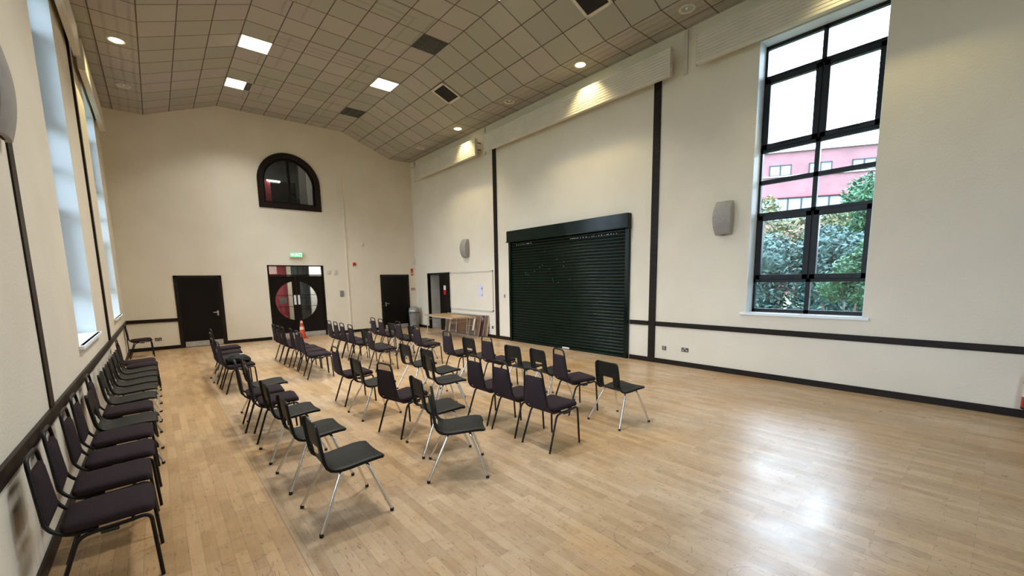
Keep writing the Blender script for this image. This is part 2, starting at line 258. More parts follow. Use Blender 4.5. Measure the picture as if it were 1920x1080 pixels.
# ------------------------------------------------------------------ mesh helpers
def fillet(pts, rad, seg=4, closed=False):
    pts = [Vector(p) for p in pts]; out = []; n = len(pts)
    for i, p in enumerate(pts):
        if not closed and i in (0, n-1): out.append(p); continue
        a, c = pts[i-1], pts[(i+1) % n]
        r = min(rad, (a-p).length*.49, (c-p).length*.49)
        s, e = p+(a-p).normalized()*r, p+(c-p).normalized()*r
        for k in range(seg+1):
            t = k/seg; out.append(s*(1-t)**2 + p*2*t*(1-t) + e*t*t)
    return out
class MB:
    def __init__(self): self.bm = bmesh.new()
    def box(self, x0, x1, y0, y1, z0, z1, rot=None, at=None):
        x0, x1 = sorted((x0, x1)); y0, y1 = sorted((y0, y1)); z0, z1 = sorted((z0, z1))
        vs_ = [Vector(p) for p in ((x0,y0,z0),(x1,y0,z0),(x1,y1,z0),(x0,y1,z0),(x0,y0,z1),(x1,y0,z1),(x1,y1,z1),(x0,y1,z1))]
        if rot: vs_ = [rot @ v for v in vs_]
        if at: vs_ = [v+Vector(at) for v in vs_]
        v = [self.bm.verts.new(p) for p in vs_]
        for f in ((0,3,2,1),(4,5,6,7),(0,1,5,4),(1,2,6,5),(2,3,7,6),(3,0,4,7)): self.bm.faces.new([v[i] for i in f])
        return self
    def tube(self, path, r=.011, seg=10, caps=True, closed=False):
        P_ = [Vector(p) for p in path]; n = len(P_)
        T = []
        for i in range(n):
            if closed: t = P_[(i+1) % n]-P_[i-1]
            else: t = P_[min(i+1, n-1)]-P_[max(i-1, 0)]
            T.append(t.normalized())
        ref = Vector((0, 1, 0)) if abs(T[0].y) < .9 else Vector((1, 0, 0))
        a = (ref - T[0]*ref.dot(T[0])).normalized(); rings = []
        for i in range(n):
            a = (a - T[i]*a.dot(T[i])).normalized(); b_ = T[i].cross(a)
            rr = r[i] if isinstance(r, (list, tuple)) else r
            rings.append([self.bm.verts.new(P_[i]+(a*math.cos(2*PI*k/seg)+b_*math.sin(2*PI*k/seg))*rr) for k in range(seg)])
        m_ = n if closed else n-1
        for i in range(m_):
            A, B = rings[i], rings[(i+1) % n]
            for k in range(seg): self.bm.faces.new((A[k], A[(k+1) % seg], B[(k+1) % seg], B[k]))
        if caps and not closed: self.bm.faces.new(list(reversed(rings[0]))); self.bm.faces.new(rings[-1])
        return self
    def lathe(self, prof, c=(0, 0, 0), seg=24, mtx=None, cap0=True, cap1=True):
        rings = []
        for r, z in prof:
            ring = []
            for k in range(seg):
                p = Vector((r*math.cos(2*PI*k/seg), r*math.sin(2*PI*k/seg), z))
                if mtx: p = mtx @ p
                ring.append(self.bm.verts.new(p+Vector(c)))
            rings.append(ring)
        for A, B in zip(rings, rings[1:]):
            for k in range(seg): self.bm.faces.new((A[k], A[(k+1) % seg], B[(k+1) % seg], B[k]))
        if cap0: self.bm.faces.new(list(reversed(rings[0])))
        if cap1: self.bm.faces.new(rings[-1])
        return self
    def loft(self, rings, cap0=True, cap1=True):
        R = [[self.bm.verts.new(Vector(p)) for p in ring] for ring in rings]; n = len(R[0])
        for A, B in zip(R, R[1:]):
            for k in range(n): self.bm.faces.new((A[k], A[(k+1) % n], B[(k+1) % n], B[k]))
        for flag, ring, rev in ((cap0, R[0], True), (cap1, R[-1], False)):
            if flag:
                c = Vector((0, 0, 0))
                for v in ring: c += v.co
                c = self.bm.verts.new(c/n)
                for k in range(n):
                    f = (ring[k], ring[(k+1) % n], c); self.bm.faces.new(tuple(reversed(f)) if rev else f)
        return self
    def poly(self, pts, vec):
        """prism: planar outline extruded along vec"""
        a = [self.bm.verts.new(Vector(p)) for p in pts]; b = [self.bm.verts.new(Vector(p)+Vector(vec)) for p in pts]; n = len(pts)
        self.bm.faces.new(a); self.bm.faces.new(list(reversed(b)))
        for k in range(n): self.bm.faces.new((a[(k+1) % n], a[k], b[k], b[(k+1) % n]))
        return self
    def quad(self, pts): self.bm.faces.new([self.bm.verts.new(Vector(p)) for p in pts]); return self
    def build(self, name, m, parent=None, smooth=False, loc=None, recalc=True, mods=()):
        if recalc: bmesh.ops.recalc_face_normals(self.bm, faces=self.bm.faces)
        me = bpy.data.meshes.new(name); self.bm.to_mesh(me); self.bm.free(); me.materials.append(M[m] if isinstance(m, str) else m)
        if smooth: me.shade_smooth(); me.set_sharp_from_angle(angle=math.radians(42))
        o = bpy.data.objects.new(name, me); COL.objects.link(o)
        if parent is not None: o.parent = parent
        if loc is not None: o.location = loc
        return o
def bevel(o, w=.004, seg=2):
    b = o.modifiers.new('bevel', 'BEVEL'); b.width = w; b.segments = seg; b.limit_method = 'ANGLE'; b.angle_limit = math.radians(50); return o
def thing(name, label, cat, loc=(0, 0, 0), rz=0, group=None):
    o = bpy.data.objects.new(name, None); COL.objects.link(o); o.location = loc; o.rotation_euler = (0, 0, rz); o.empty_display_size = .1
    o['label'] = label; o['category'] = cat
    if group: o['group'] = group
    return o
def tag(o, label, cat, group=None):
    o['label'] = label; o['category'] = cat
    if group: o['group'] = group
    return o
def struct(o): o['kind'] = 'structure'; return o
def sroot(name, loc=(0, 0, 0)):
    o = bpy.data.objects.new(name, None); COL.objects.link(o); o.location = loc; o.empty_display_size = .1; o['kind'] = 'structure'; return o
def dup(root, loc, rz=0, label=None, group=None):
    r = root.copy(); COL.objects.link(r); r.location = loc; r.rotation_euler = (0, 0, rz)
    if label: r['label'] = label
    if group: r['group'] = group
    for ch in list(root.children):
        c = ch.copy(); COL.objects.link(c); c.parent = r
        for g in ch.children:
            d = g.copy(); COL.objects.link(d); d.parent = c
    return r
def rrect(hx, hy, r, z=0, seg=5, taper=0.0):
    """rounded rectangle outline in xy, taper narrows y toward -x"""
    out = []
    for cx, cy, a0 in ((hx-r, hy-r, 0), (-hx+r, hy-r, PI/2), (-hx+r, -hy+r, PI), (hx-r, -hy+r, 3*PI/2)):
        for k in range(seg+1):
            a = a0+PI/2*k/seg; x = cx+r*math.cos(a); y = cy+r*math.sin(a)
            y *= 1-taper*(hx-x)/(2*hx); out.append(Vector((x, y, z)))
    return out
def pad(mb, hx, hy, t, r=.04, mtx=None, dome=.006, taper=0.0, bend=None):
    """soft cushion: thickness t centred on z=0"""
    rings = []
    for ins, z in ((.030, -t/2), (.010, -t/2+.004), (0, -t*.22), (0, t*.2), (.008, t/2-.008), (.028, t/2), (.07, t/2+dome*.7), (min(hx, hy)*.6, t/2+dome)):
        ring = rrect(hx-ins, hy-ins, max(r-ins*.5, .01), z, taper=taper)
        if bend: ring = [Vector((p.x, p.y, p.z+bend(p.x, p.y))) for p in ring]
        if mtx: ring = [mtx @ p for p in ring]
        rings.append(ring)
    return mb.loft(rings)

# ------------------------------------------------------------------ room shell
def wall_cells(mb, axis, c0, c1, a0, a1, z0, z1, holes):
    """axis 'x': wall in plane x=c0..c1 spanning y a0..a1"""
    As = sorted({a0, a1, *[h[0] for h in holes], *[h[1] for h in holes]}); Zs = sorted({z0, z1, *[h[2] for h in holes], *[h[3] for h in holes]})
    for i in range(len(As)-1):
        for j in range(len(Zs)-1):
            ma, mz = (As[i]+As[i+1])/2, (Zs[j]+Zs[j+1])/2
            if any(h[0] < ma < h[1] and h[2] < mz < h[3] for h in holes): continue
            if axis == 'x': mb.box(c0, c1, As[i], As[i+1], Zs[j], Zs[j+1])
            else: mb.box(As[i], As[i+1], c0, c1, Zs[j], Zs[j+1])
# windows as (y0, y1); sill and head heights are shared
WZ0, WZ1 = 1.15, 5.66
WR = [(1.385, 3.035), (-3.96, -2.31)]
WLs = [(11.88, 13.88), (6.67, 8.54), (1.33, 3.1), (-4.0, -2.3)]
DR = (12.99, 14.49, 0.0, 2.12)                # store doorway in the right wall
mb = MB(); wall_cells(mb, 'x', XR, XR+WT, YF, YB+.3, 0, ZC+.3, [(a, b, WZ0, WZ1) for a, b in WR]+[DR])
struct(mb.build('wall_right', 'wall'))
mb = MB(); wall_cells(mb, 'x', XL-WT, XL, YF, YB+.3, 0, ZC+.3, [(a, b, WZ0, WZ1) for a, b in WLs])
struct(mb.build('wall_left', 'wall'))
AX0, AX1, AZ0, AZR = 2.75, 4.62, 4.24, 0.935; AXC, AZC = (AX0+AX1)/2, 6.01-0.935
mb = MB(); wall_cells(mb, 'y', YB, YB+.22, XL, XR, 0, ZC+.3, [(AX0, AX1, AZ0, 6.01), (2.81, 4.54, 0, 2.43)])
for s in (-1, 1):
    pts = [(AXC+s*AZR, YB, 6.01), (AXC, YB, 6.01)]+[(AXC+s*AZR*math.sin(a), YB, AZC+AZR*math.cos(a)) for a in [PI/2*k/14 for k in range(1, 15)]]
    mb.poly(pts, (0, .22, 0))
struct(mb.build('wall_back', 'wall'))
mb = MB(); mb.box(XL, XR, YF-.2, YF, 0, ZC+.3); struct(mb.build('wall_front', 'wall'))
mb = MB(); mb.box(XL-WT, XR+WT, YF-.2, YB+.3, -.15, 0); struct(mb.build('floor', 'floor'))
# ceiling: folded sheet with a tile grid on its own uv map, plus a slab over it
bm = bmesh.new(); uvl = bm.loops.layers.uv.new('grid')
for (x0, z0, u0), (x1, z1, u1) in zip(PROF, PROF[1:]):
    v = [bm.verts.new(p) for p in ((x0, YF, z0), (x0, YB, z0), (x1, YB, z1), (x1, YF, z1))]
    f = bm.faces.new(v)
    for lp, (uu, yy) in zip(f.loops, ((u0, YF), (u0, YB), (u1, YB), (u1, YF))): lp[uvl].uv = (uu, (yy-9.72)/.598)
for (x0, z0, u0), (x1, z1, u1) in zip(PROF, PROF[1:]):
    v = [bm.verts.new(p) for p in ((x0, YF, z0+.12), (x0, YB, z0+.12), (x1, YB, z1+.12), (x1, YF, z1+.12))]; bm.faces.new(list(reversed(v)))
me = bpy.data.meshes.new('ceiling'); bm.to_mesh(me); bm.free(); me.materials.append(M['ceiling'])
ceil_o = bpy.data.objects.new('ceiling', me); COL.objects.link(ceil_o); struct(ceil_o)

def trim_box(name, *b): return struct(bevel(MB().box(*b).build(name, 'trim'), .004))
trim_box('baseboard_right', XR-.02, XR, YF, 5.44, 0, .10)
mb = MB(); mb.box(XR-.02, XR, 9.64, 12.93, 0, .10); mb.box(XR-.02, XR, 14.55, YB, 0, .10); struct(mb.build('baseboard_right', 'trim'))
trim_box('baseboard_left', XL, XL+.02, YF, YB-.02, 0, .10)
mb = MB()
for a, b in ((XL, .41), (1.56, 2.78), (4.57, 6.57), (7.75, XR-.02)): mb.box(a, b, YB-.02, YB, 0, .10)
struct(mb.build('baseboard_back', 'trim'))
trim_box('trim_1', XR-.025, XR, YF, 4.80, .79, .885)
trim_box('trim_2', XR-.025, XR, 4.98, 5.44, .79, .885)
trim_box('trim_3', XL, XL+.025, YF, YB-.025, .79, .885)
trim_box('trim_4', XL, .41, YB-.025, YB, .79, .885)
trim_box('trim_5', XR-.03, XR, 4.81, 4.965, 0, 5.68)
trim_box('trim_6', XR-.03, XR, 10.155, 10.31, 0, 5.68)
trim_box('trim_7', XL, XL+.012, 4.68, 4.83, .885, 6.2)
trim_box('trim_8', XL, XL+.03, 10.06, 10.2, .885, 6.2)
trim_box('trim_9', XL, XL+.02, 15.0, 15.06, .10, .79)

# ------------------------------------------------------------------ tall windows
def window(n, side, y0, y1, sill=True, handles=True):
    s = 1 if side == 'R' else -1; xin = XR if side == 'R' else XL; xo = xin+s*WT      # frame plane at xo
    root = sroot('window_%d' % n, (xin, (y0+y1)/2, WZ0)); off = Vector((-xin, -(y0+y1)/2, -WZ0))
    H = WZ1-WZ0; w = y1-y0; ym = y0+w*.485
    K = lambda z: 1.797+(z-1.797)*1.0183
    rows = [K(v) for v in (1.16, 1.725, 2.85, 3.395, 3.92, 5.075, 5.60)]; rows[0] = WZ0+.01; rows[-1] = WZ1
    # white lining of the opening, tinted for blue daylight
    mb = MB()
    for a, b in ((y0-.001, y0+.008), (y1-.008, y1+.001)): mb.box(xin, xo, a, b, WZ0, WZ1)
    mb.box(xin, xo, y0, y1, WZ1-.008, WZ1+.001)
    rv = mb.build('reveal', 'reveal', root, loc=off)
    if sill:
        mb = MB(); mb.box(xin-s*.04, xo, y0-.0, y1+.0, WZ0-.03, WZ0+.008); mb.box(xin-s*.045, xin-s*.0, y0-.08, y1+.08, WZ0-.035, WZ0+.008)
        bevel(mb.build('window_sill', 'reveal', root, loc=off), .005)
    x0, x1 = xo-s*.035, xo+s*.035
    mb = MB(); t = .035
    for a, b in ((y0, y0+t+.01), (y1-t-.01, y1)): mb.box(x0, x1, a, b, rows[0], rows[-1])
    mb.box(x0, x1, ym-.033, ym+.033, rows[0], rows[-1])
    for i, z in enumerate(rows):
        hz = .034 if i not in (0, 6) else .03
        zc = z+(.03 if i == 0 else (-.03 if i == 6 else 0)); mb.box(x0, x1, y0, y1, zc-hz, zc+hz)
    mb.build('window_frame', 'frame', root, loc=off)
    for (za, zb) in ((rows[1], rows[2]), (rows[4], rows[5])):
        for (a, b) in ((y0+.03, ym-.01), (ym+.01, y1-.03)):
            mb = MB(); q = .085; A0, B0, Z0, Z1 = a, b, za+.015, zb-.015
            xs = xo-s*.055
            mb.box(xs, x1, A0, A0+q, Z0, Z1); mb.box(xs, x1, B0-q, B0, Z0, Z1); mb.box(xs, x1, A0, B0, Z0, Z0+q); mb.box(xs, x1, A0, B0, Z1-q, Z1)
            sh = bevel(mb.build('sash', 'frame', root, loc=off), .006)
            if handles:
                yc = (A0+B0)/2; hb = MB()
                if za > 3.6: hb.tube(fillet([(xs, yc-.12, Z0+.05), (xs-s*.05, yc-.12, Z0+.06), (xs-s*.05, yc+.12, Z0+.06), (xs, yc+.12, Z0+.05)], .01, 2), .008, 6)
                else:
                    for q2 in (-.16, .16): hb.box(xs-s*.025, xs, yc+q2-.04, yc+q2+.04, Z0+.02, Z0+.045)
                hb.build('sash_handle', 'frame', sh)
    MB().box(xo-.004, xo+.004, y0+.01, y1-.01, rows[0]+.02, rows[-1]-.02).build('glass', 'glass', root, loc=off)
    return root
wi = 1
for a, b in WR: window(wi, 'R', a, b); wi += 1
for a, b in WLs: window(wi, 'L', a, b); wi += 1
def portal(x, y0, y1, sgn):
    d = bpy.data.lights.new('window_portal', 'AREA'); d.shape = 'RECTANGLE'; d.size = WZ1-WZ0; d.size_y = y1-y0; d.cycles.is_portal = True
    o = bpy.data.objects.new('window_portal', d); COL.objects.link(o); o.location = (x, (y0+y1)/2, (WZ0+WZ1)/2); o.rotation_euler = (0, sgn*PI/2, 0)
for a, b in WR: portal(XR+WT+.08, a, b, 1)
for a, b in WLs: portal(XL-WT-.08, a, b, -1)

# arched window high on the back wall
root = sroot('window_7', (AXC, YB, AZ0)); off = Vector((-AXC, -YB, -AZ0))
def arch(r, x0, x1, zb, y, n=22):
    return [Vector((x1, y, zb))]+[Vector((AXC+r*math.cos(PI*k/n), y, AZC+r*math.sin(PI*k/n))) for k in range(n+1)]+[Vector((x0, y, zb))]
def ring_prism(mb, outer, inner, dy):
    n = len(outer); rows_ = [[mb.bm.verts.new(p) for p in outer], [mb.bm.verts.new(p) for p in inner], [mb.bm.verts.new(p+Vector((0, dy, 0))) for p in inner], [mb.bm.verts.new(p+Vector((0, dy, 0))) for p in outer]]
    for q in range(4):
        A, B = rows_[q], rows_[(q+1) % 4]
        for k in range(n): mb.bm.faces.new((A[k], A[(k+1) % n], B[(k+1) % n], B[k]))
    return mb
mb = ring_prism(MB(), arch(AZR, AX0, AX1, AZ0, YB-.035), arch(AZR-.17, AX0+.17, AX1-.17, AZ0+.17, YB-.035), .2)
bevel(mb.build('window_frame', 'trim', root, loc=off), .006)
mb = ring_prism(MB(), arch(AZR-.16, AX0+.16, AX1-.16, AZ0+.16, YB+.06), arch(AZR-.22, AX0+.22, AX1-.22, AZ0+.22, YB+.06), .06)
mb.box(AXC-.035, AXC+.035, YB+.05, YB+.12, AZ0+.17, AZC+AZR-.19); mb.build('glazing_bar', 'door', root, loc=off)
mb = MB(); mb.poly(arch(AZR-.18, AX0+.18, AX1-.18, AZ0+.18, YB+.09), (0, .006, 0)); mb.build('glass', 'glass_dark', root, loc=off)

# ------------------------------------------------------------------ doors
def door_handle(mb, x, y, z, dirx=1):
    mb.box(x-.022, x+.022, y-.006, y, z-.10, z+.05); mb.tube(fillet([(x, y, z), (x, y-.05, z), (x+dirx*.12, y-.05, z)], .015, 3), .010, 8)
    mb.lathe([(.016, 0), (.016, .006)], (x, y-.006, z-.075), 10, Matrix.Rotation(PI/2, 4, 'X'))
def flush_door(n, x0, x1, hside, kick=True):
    root = sroot('door_%d' % n, (x0, YB, 0)); off = Vector((-x0, -YB, 0)); t = .055
    mb = MB(); mb.box(x0-.03, x0+t, YB-.03, YB, 0, 2.10); mb.box(x1-t, x1+.03, YB-.03, YB, 0, 2.10); mb.box(x0-.03, x1+.03, YB-.03, YB, 2.05, 2.105)
    bevel(mb.build('door_frame', 'trim', root, loc=off), .004)
    lf = bevel(MB().box(x0+t+.004, x1-t-.004, YB-.018, YB, .012, 2.045).build('door_leaf', 'door', root, loc=off), .003)
    mb = MB(); hx = x1-t-.09 if hside > 0 else x0+t+.09; door_handle(mb, hx, YB-.018, 1.0, -hside); mb.build('door_handle', 'steel', root, smooth=True, loc=off)
    MB().box(x0+t+.03, x1-t-.03, YB-.021, YB-.018, .02, .17).build('kick_plate', 'kick', root, loc=off)
flush_door(1, .44, 1.53, 1)
flush_door(2, 6.60, 7.72, -1)
# double entrance doors with a divided round pane and a light over
root = sroot('door_3', (3.67, YB, 0)); off = Vector((-3.67, -YB, 0))
DX0, DX1, DH, CXc, CZc, CR = 2.81, 4.535, 2.08, 3.63, 1.245, .655
mb = MB()
for a, b in ((DX0, DX0+.05), (DX1-.05, DX1)): mb.box(a, b, YB-.01, YB+.12, 0, 2.425)
mb.box(DX0, DX1, YB-.01, YB+.12, 2.395, 2.43); mb.box(DX0, DX1, YB-.01, YB+.12, DH-.0, DH+.04)
bevel(mb.build('door_frame', 'door', root, loc=off), .003)
MB().box(DX0+.04, DX1-.04, YB+.05, YB+.056, DH+.03, 2.40).build('transom_pane', 'glass_dark', root, loc=off)
def half_leaf(s):
    """leaf with half a circular hole; s=-1 left leaf, +1 right leaf"""
    xm = CXc+.0; xa = xm+s*.004; xe = DX0+.054 if s < 0 else DX1-.054; z0, z1 = .012, DH-.006; mb = MB(); y = YB+.03; st = .12   # meeting stile width
    xs = xm+s*st
    mb.box(xa, xs, y, y+.045, z0, z1)
    n = 18; zz = math.sqrt(CR**2-st**2); a0 = math.asin(zz/CR)
    arc = [(xm+s*CR*math.cos(a), CZc+CR*math.sin(a)) for a in [a0-2*a0*k/n for k in range(n+1)]]
    outl = [(xs, z1), (xe, z1), (xe, z0), (xs, z0)]
    # top part, side part, bottom part as prisms
    for k in range(n):
        (xa_, za_), (xb_, zb_) = arc[k], arc[k+1]
        mb.poly([(xa_, y, za_), (xe, y, za_), (xe, y, zb_), (xb_, y, zb_)], (0, .045, 0))
    mb.box(xs, xe, y, y+.045, arc[0][1], z1); mb.box(xs, xe, y, y+.045, z0, arc[-1][1])
    lf = mb.build('door_leaf', 'door', root, loc=off)
    g = MB(); pts = [(xm+s*(CR+.01)*math.cos(a), y+.02, CZc+(CR+.01)*math.sin(a)) for a in [a0-2*a0*k/n for k in range(n+1)]]
    g.poly(pts, (0, .005, 0)); g.build('vision_pane', 'glass_dark', lf)
    b = MB()
    for dz in (-.19, .19):
        xx = math.sqrt(CR**2-dz**2); b.box(xs, xm+s*xx, y+.01, y+.035, CZc+dz-.008, CZc+dz+.008)
    b.build('glazing_bar', 'door', lf)
    b = MB(); xp = xm+s*.06; b.box(xp-.035, xp+.035, y-.006, y, CZc-.13, CZc+.19); bevel(b.build('push_plate', 'bin_flap', lf), .002)
    if True:
        b = MB(); b.box(min(xm+s*.03, xe), max(xm+s*.03, xe), y-.004, y, .02, .17); b.build('kick_plate', 'kick', lf)
half_leaf(-1); half_leaf(1)
# store doorway in the right wall: frame, one closed dark leaf with a notice, one leaf folded back inside
root = sroot('door_4', (XR, 13.74, 0)); off = Vector((-XR, -13.74, 0))
mb = MB(); mb.box(XR-.03, XR+.15, DR[0]-.05, DR[0]+.05, 0, 2.12); mb.box(XR-.03, XR+.15, DR[1]-.05, DR[1]+.05, 0, 2.12); mb.box(XR-.03, XR+.15, DR[0]-.05, DR[1]+.05, 2.07, 2.13)
bevel(mb.build('door_frame', 'door', root, loc=off), .004)
lf = MB().box(XR+.03, XR+.075, 13.05, 13.74, .012, 2.065).build('door_leaf', 'door', root, loc=off)
MB().box(XR+.022, XR+.03, 13.30, 13.44, 1.50, 1.66).build('door_notice', 'paper', lf); MB().box(XR+.022, XR+.03, 13.30, 13.44, 1.33, 1.499).build('door_notice', 'red', lf)
R_ = Matrix.Rotation(math.radians(-62), 3, 'Z')
MB().box(0, .045, -.69, 0, .012, 2.065, rot=Matrix.Rotation(math.radians(68), 3, 'Z'), at=(XR+.05, 14.43, 0)).build('door_leaf', 'grey_wall', root, loc=off)
MB().box(-.003, 0, -.67, -.02, .02, .2, rot=Matrix.Rotation(math.radians(68), 3, 'Z'), at=(XR+.05, 14.43, 0)).build('kick_plate', 'kick', root, loc=off)
# store room behind that doorway
def room(name, x0, x1, y0, y1, z0, z1, m, t=.1, skip=()):
    mb = MB(); 
    if 'x0' not in skip: mb.box(x0-t, x0, y0-t, y1+t, z0-t, z1+t)
    if 'x1' not in skip: mb.box(x1, x1+t, y0-t, y1+t, z0-t, z1+t)
    if 'y0' not in skip: mb.box(x0, x1, y0-t, y0, z0-t, z1+t)
    if 'y1' not in skip: mb.box(x0, x1, y1, y1+t, z0-t, z1+t)
    mb.box(x0, x1, y0, y1, z0-t, z0); mb.box(x0, x1, y0, y1, z1, z1+t)
    return struct(mb.build(name, m))
room('wall_store', XR+WT, XR+2.2, 12.6, 15.2, 0, 2.6, 'grey_wall', skip=('x0',))
# foyer seen through the entrance doors and the arch
room('wall_foyer', 1.6, 6.2, YB+.22, 19.4, 0, 2.75, 'foyer_grey', skip=('y0',))
struct(MB().box(1.6, 3.89, 18.0, 18.1, 0, 2.20).build('wall_foyer_red', 'red_wall'))
struct(MB().box(3.58, 3.89, 18.0, 18.1, 2.20, 2.75).build('wall_foyer_red', 'red_wall'))
struct(MB().box(1.6, 3.58, 18.02, 18.1, 2.20, 2.75).build('wall_foyer_pink', 'pink_wall'))
struct(MB().box(3.89, 4.03, 17.9, 18.1, 0, 2.75).build('wall_foyer_pillar', 'beige'))
struct(MB().box(4.69, 5.6, 17.9, 18.0, 0, 2.75).build('wall_foyer_pale', 'pale_wall'))
struct(MB().box(4.03, 4.69, 18.6, 18.7, 0, 2.55).build('wall_foyer_dark', 'dark_grey_wall'))
room('wall_landing', 1.6, 6.2, YB+.22, 19.4, 3.0, 6.9, 'foyer_grey', skip=('y0',))
struct(MB().box(1.9, 3.62, 18.0, 18.1, 3.0, 5.66).build('wall_landing_red', 'red_wall'))
struct(MB().box(3.62, 4.62, 18.6, 18.7, 3.0, 5.75).build('wall_landing_dark', 'black'))
struct(MB().box(4.62, 4.87, 18.0, 18.1, 3.0, 6.9).build('wall_landing_pale', 'grey_wall'))
struct(MB().box(4.87, 5.4, 17.95, 18.1, 3.0, 6.9).build('wall_landing_pale', 'pale_wall'))
tl = thing('tube_light', 'lit tube light on the landing beyond the arched window', 'light', (3.70, 17.88, 5.58))
def inner_fill(x, y, z, w):  # bare area lamps added to brighten the foyer and landing behind the glass
    d = bpy.data.lights.new('lobby_fill', 'AREA'); d.size = .6; d.energy = w; d.color = (1, .95, .86); o = bpy.data.objects.new('lobby_fill', d); COL.objects.link(o); o.location = (x, y, z)
inner_fill(2.75, 16.9, 2.68, 34); inner_fill(4.9, 17.2, 2.68, 34); inner_fill(3.7, 17.0, 6.7, 22)
MB().box(-.21, .21, -.03, .03, -.015, .015).build('tube', 'tube_light', tl); MB().box(-.23, .23, -.04, .04, .016, .05).build('housing', 'bin_flap', tl)
for i, (x, y) in enumerate(((2.75, 16.9), (4.9, 17.2))):
    fl = thing('foyer_light', ('square ceiling light over the left side of the foyer beyond the entrance', 'square ceiling light over the right side of the foyer beyond the entrance')[i], 'light', (x, y, 2.75), 0, 'foyer ceiling lights')
    MB().box(-.3, .3, -.3, .3, -.04, -.03).build('diffuser', 'tube_light', fl); MB().box(-.32, .32, -.32, .32, -.03, 0).build('frame', 'bin_flap', fl)
pn = MB().box(3.10, 3.33, YB+.095, YB+.097, 1.17, 1.36).build('paper_notice', 'paper'); tag(pn, 'pale notice stuck on the left round pane of the entrance doors', 'notice')

# ------------------------------------------------------------------ roller shutter
S0, S1, SZ = 5.46, 9.58, 2.90
sh = thing('roller_shutter', 'wide dark green roller shutter closed over the serving hatch opening in the right wall', 'shutter', (XR, (S0+S1)/2, 0))
off = Vector((-XR, -(S0+S1)/2, 0))
mb = MB(); nsl = 37; pt = (SZ-.07)/nsl; prof = []
for i in range(nsl):
    z = .07+i*pt
    for q, d in ((0, .018), (.12, .032), (.35, .040), (.65, .040), (.88, .030), (.97, .018)): prof.append((XR-d, z+q*pt))
prof.append((XR-.018, SZ))
ra = [[mb.bm.verts.new((x, y, z)) for x, z in prof] for y in (S0+.06, S1-.06)]
for k in range(len(prof)-1): mb.bm.faces.new((ra[0][k], ra[0][k+1], ra[1][k+1], ra[1][k]))
cu = mb.build('slat_curtain', 'green', sh, loc=off, smooth=True, recalc=False)
bevel(MB().box(XR-.05, XR-.012, S0+.06, S1-.06, 0, .07).build('bottom_rail', 'green', sh, loc=off), .004)
mb = MB(); mb.box(XR-.015, XR-.001, S0+.02, S1-.02, 0, SZ); mb.build('backing', 'green', sh, loc=off)
for a, b in ((S0, S0+.10), (S1-.09, S1)): bevel(MB().box(XR-.07, XR, a, b, 0, SZ).build('guide_rail', 'green', sh, loc=off), .006)
mb = MB(); mb.box(XR-.14, XR, S0-.01, S1, SZ, 3.21); mb.box(XR-.15, XR, S0-.02, S1+.03, SZ-.012, SZ+.012); bevel(mb.build('shutter_box', 'green', sh, loc=off), .008)
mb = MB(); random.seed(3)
for y0_, y1_, z in ((S0+.35, S0+1.75, 2.80), (S1-.95, S1-.35, 2.80)):  # pale dashes painted to imitate light leaking through the slots
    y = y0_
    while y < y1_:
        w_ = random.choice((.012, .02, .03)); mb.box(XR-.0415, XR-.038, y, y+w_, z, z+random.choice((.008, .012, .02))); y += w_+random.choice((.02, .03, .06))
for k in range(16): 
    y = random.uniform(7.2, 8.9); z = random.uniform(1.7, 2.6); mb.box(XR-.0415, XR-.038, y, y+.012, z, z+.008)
mb.build('slot_light_and_scuff_marks', 'bin_flap', sh, loc=off)['kind'] = 'stuff'
MB().box(XR-.053, XR-.05, 7.22, 7.46, .015, .055).build('maker_label', 'bin_flap', sh, loc=off)

# ------------------------------------------------------------------ ribbed wall panels high on both walls
def rib_panel(side, y0, y1, label):
    s = -1 if side == 'R' else 1; xw = XR if side == 'R' else XL; xf = 7.754 if side == 'R' else -.565; tk = .085; Z0, Z1 = 5.57, 6.055
    root = thing('ribbed_wall_panel', label, 'wall panel', (xf, (y0+y1)/2, Z0), 0, 'ribbed panels high on the side walls'); off = Vector((-xf, -(y0+y1)/2, -Z0))
    mb = MB(); n = 9; pr = []
    for i in range(n):
        z = Z0+(Z1-Z0)*i/n; h_ = (Z1-Z0)/n
        pr += [(xf-s*.008, z), (xf, z+.006), (xf, z+h_-.006)]
    pr.append((xf-s*.008, Z1)); pr += [(xf-s*tk, Z1), (xf-s*tk, Z0)]
    mb.poly([(x, y0, z) for x, z in pr], (0, y1-y0, 0)); mb.build('ribbed_face', 'white', root, loc=off)
    mb = MB()
    for a, b in ((y0-.02, y0), (y1, y1+.02)): mb.box(xf+s*.004, xf-s*(tk+.004), a, b, Z0-.01, Z1+.01)
    mb.build('end_cap', 'white', root, loc=off)
    mb = MB(); k = max(2, int((y1-y0)/1.4))
    for i in range(k):
        y = y0+.12+(y1-y0-.24)*i/(k-1)
        for z in (Z0+.22, Z1-.06): mb.box(xf-s*tk, xw, y-.015, y+.015, z-.012, z+.012)
    mb.build('bracket', 'grille', root, loc=off)
rib_panel('R', 10.79, 14.62, 'shortest ribbed white panel mounted high on the right wall at the far corner')
rib_panel('R', 4.49, 10.31, 'long ribbed white panel mounted high above the green shutter')
rib_panel('R', -.9, 3.97, 'ribbed white panel mounted high above the tall right window')
rib_panel('L', 10.78, 14.62, 'ribbed panel high on the left wall nearest the far corner')
rib_panel('L', 4.49, 10.2, 'ribbed panel high on the left wall nearer the camera')
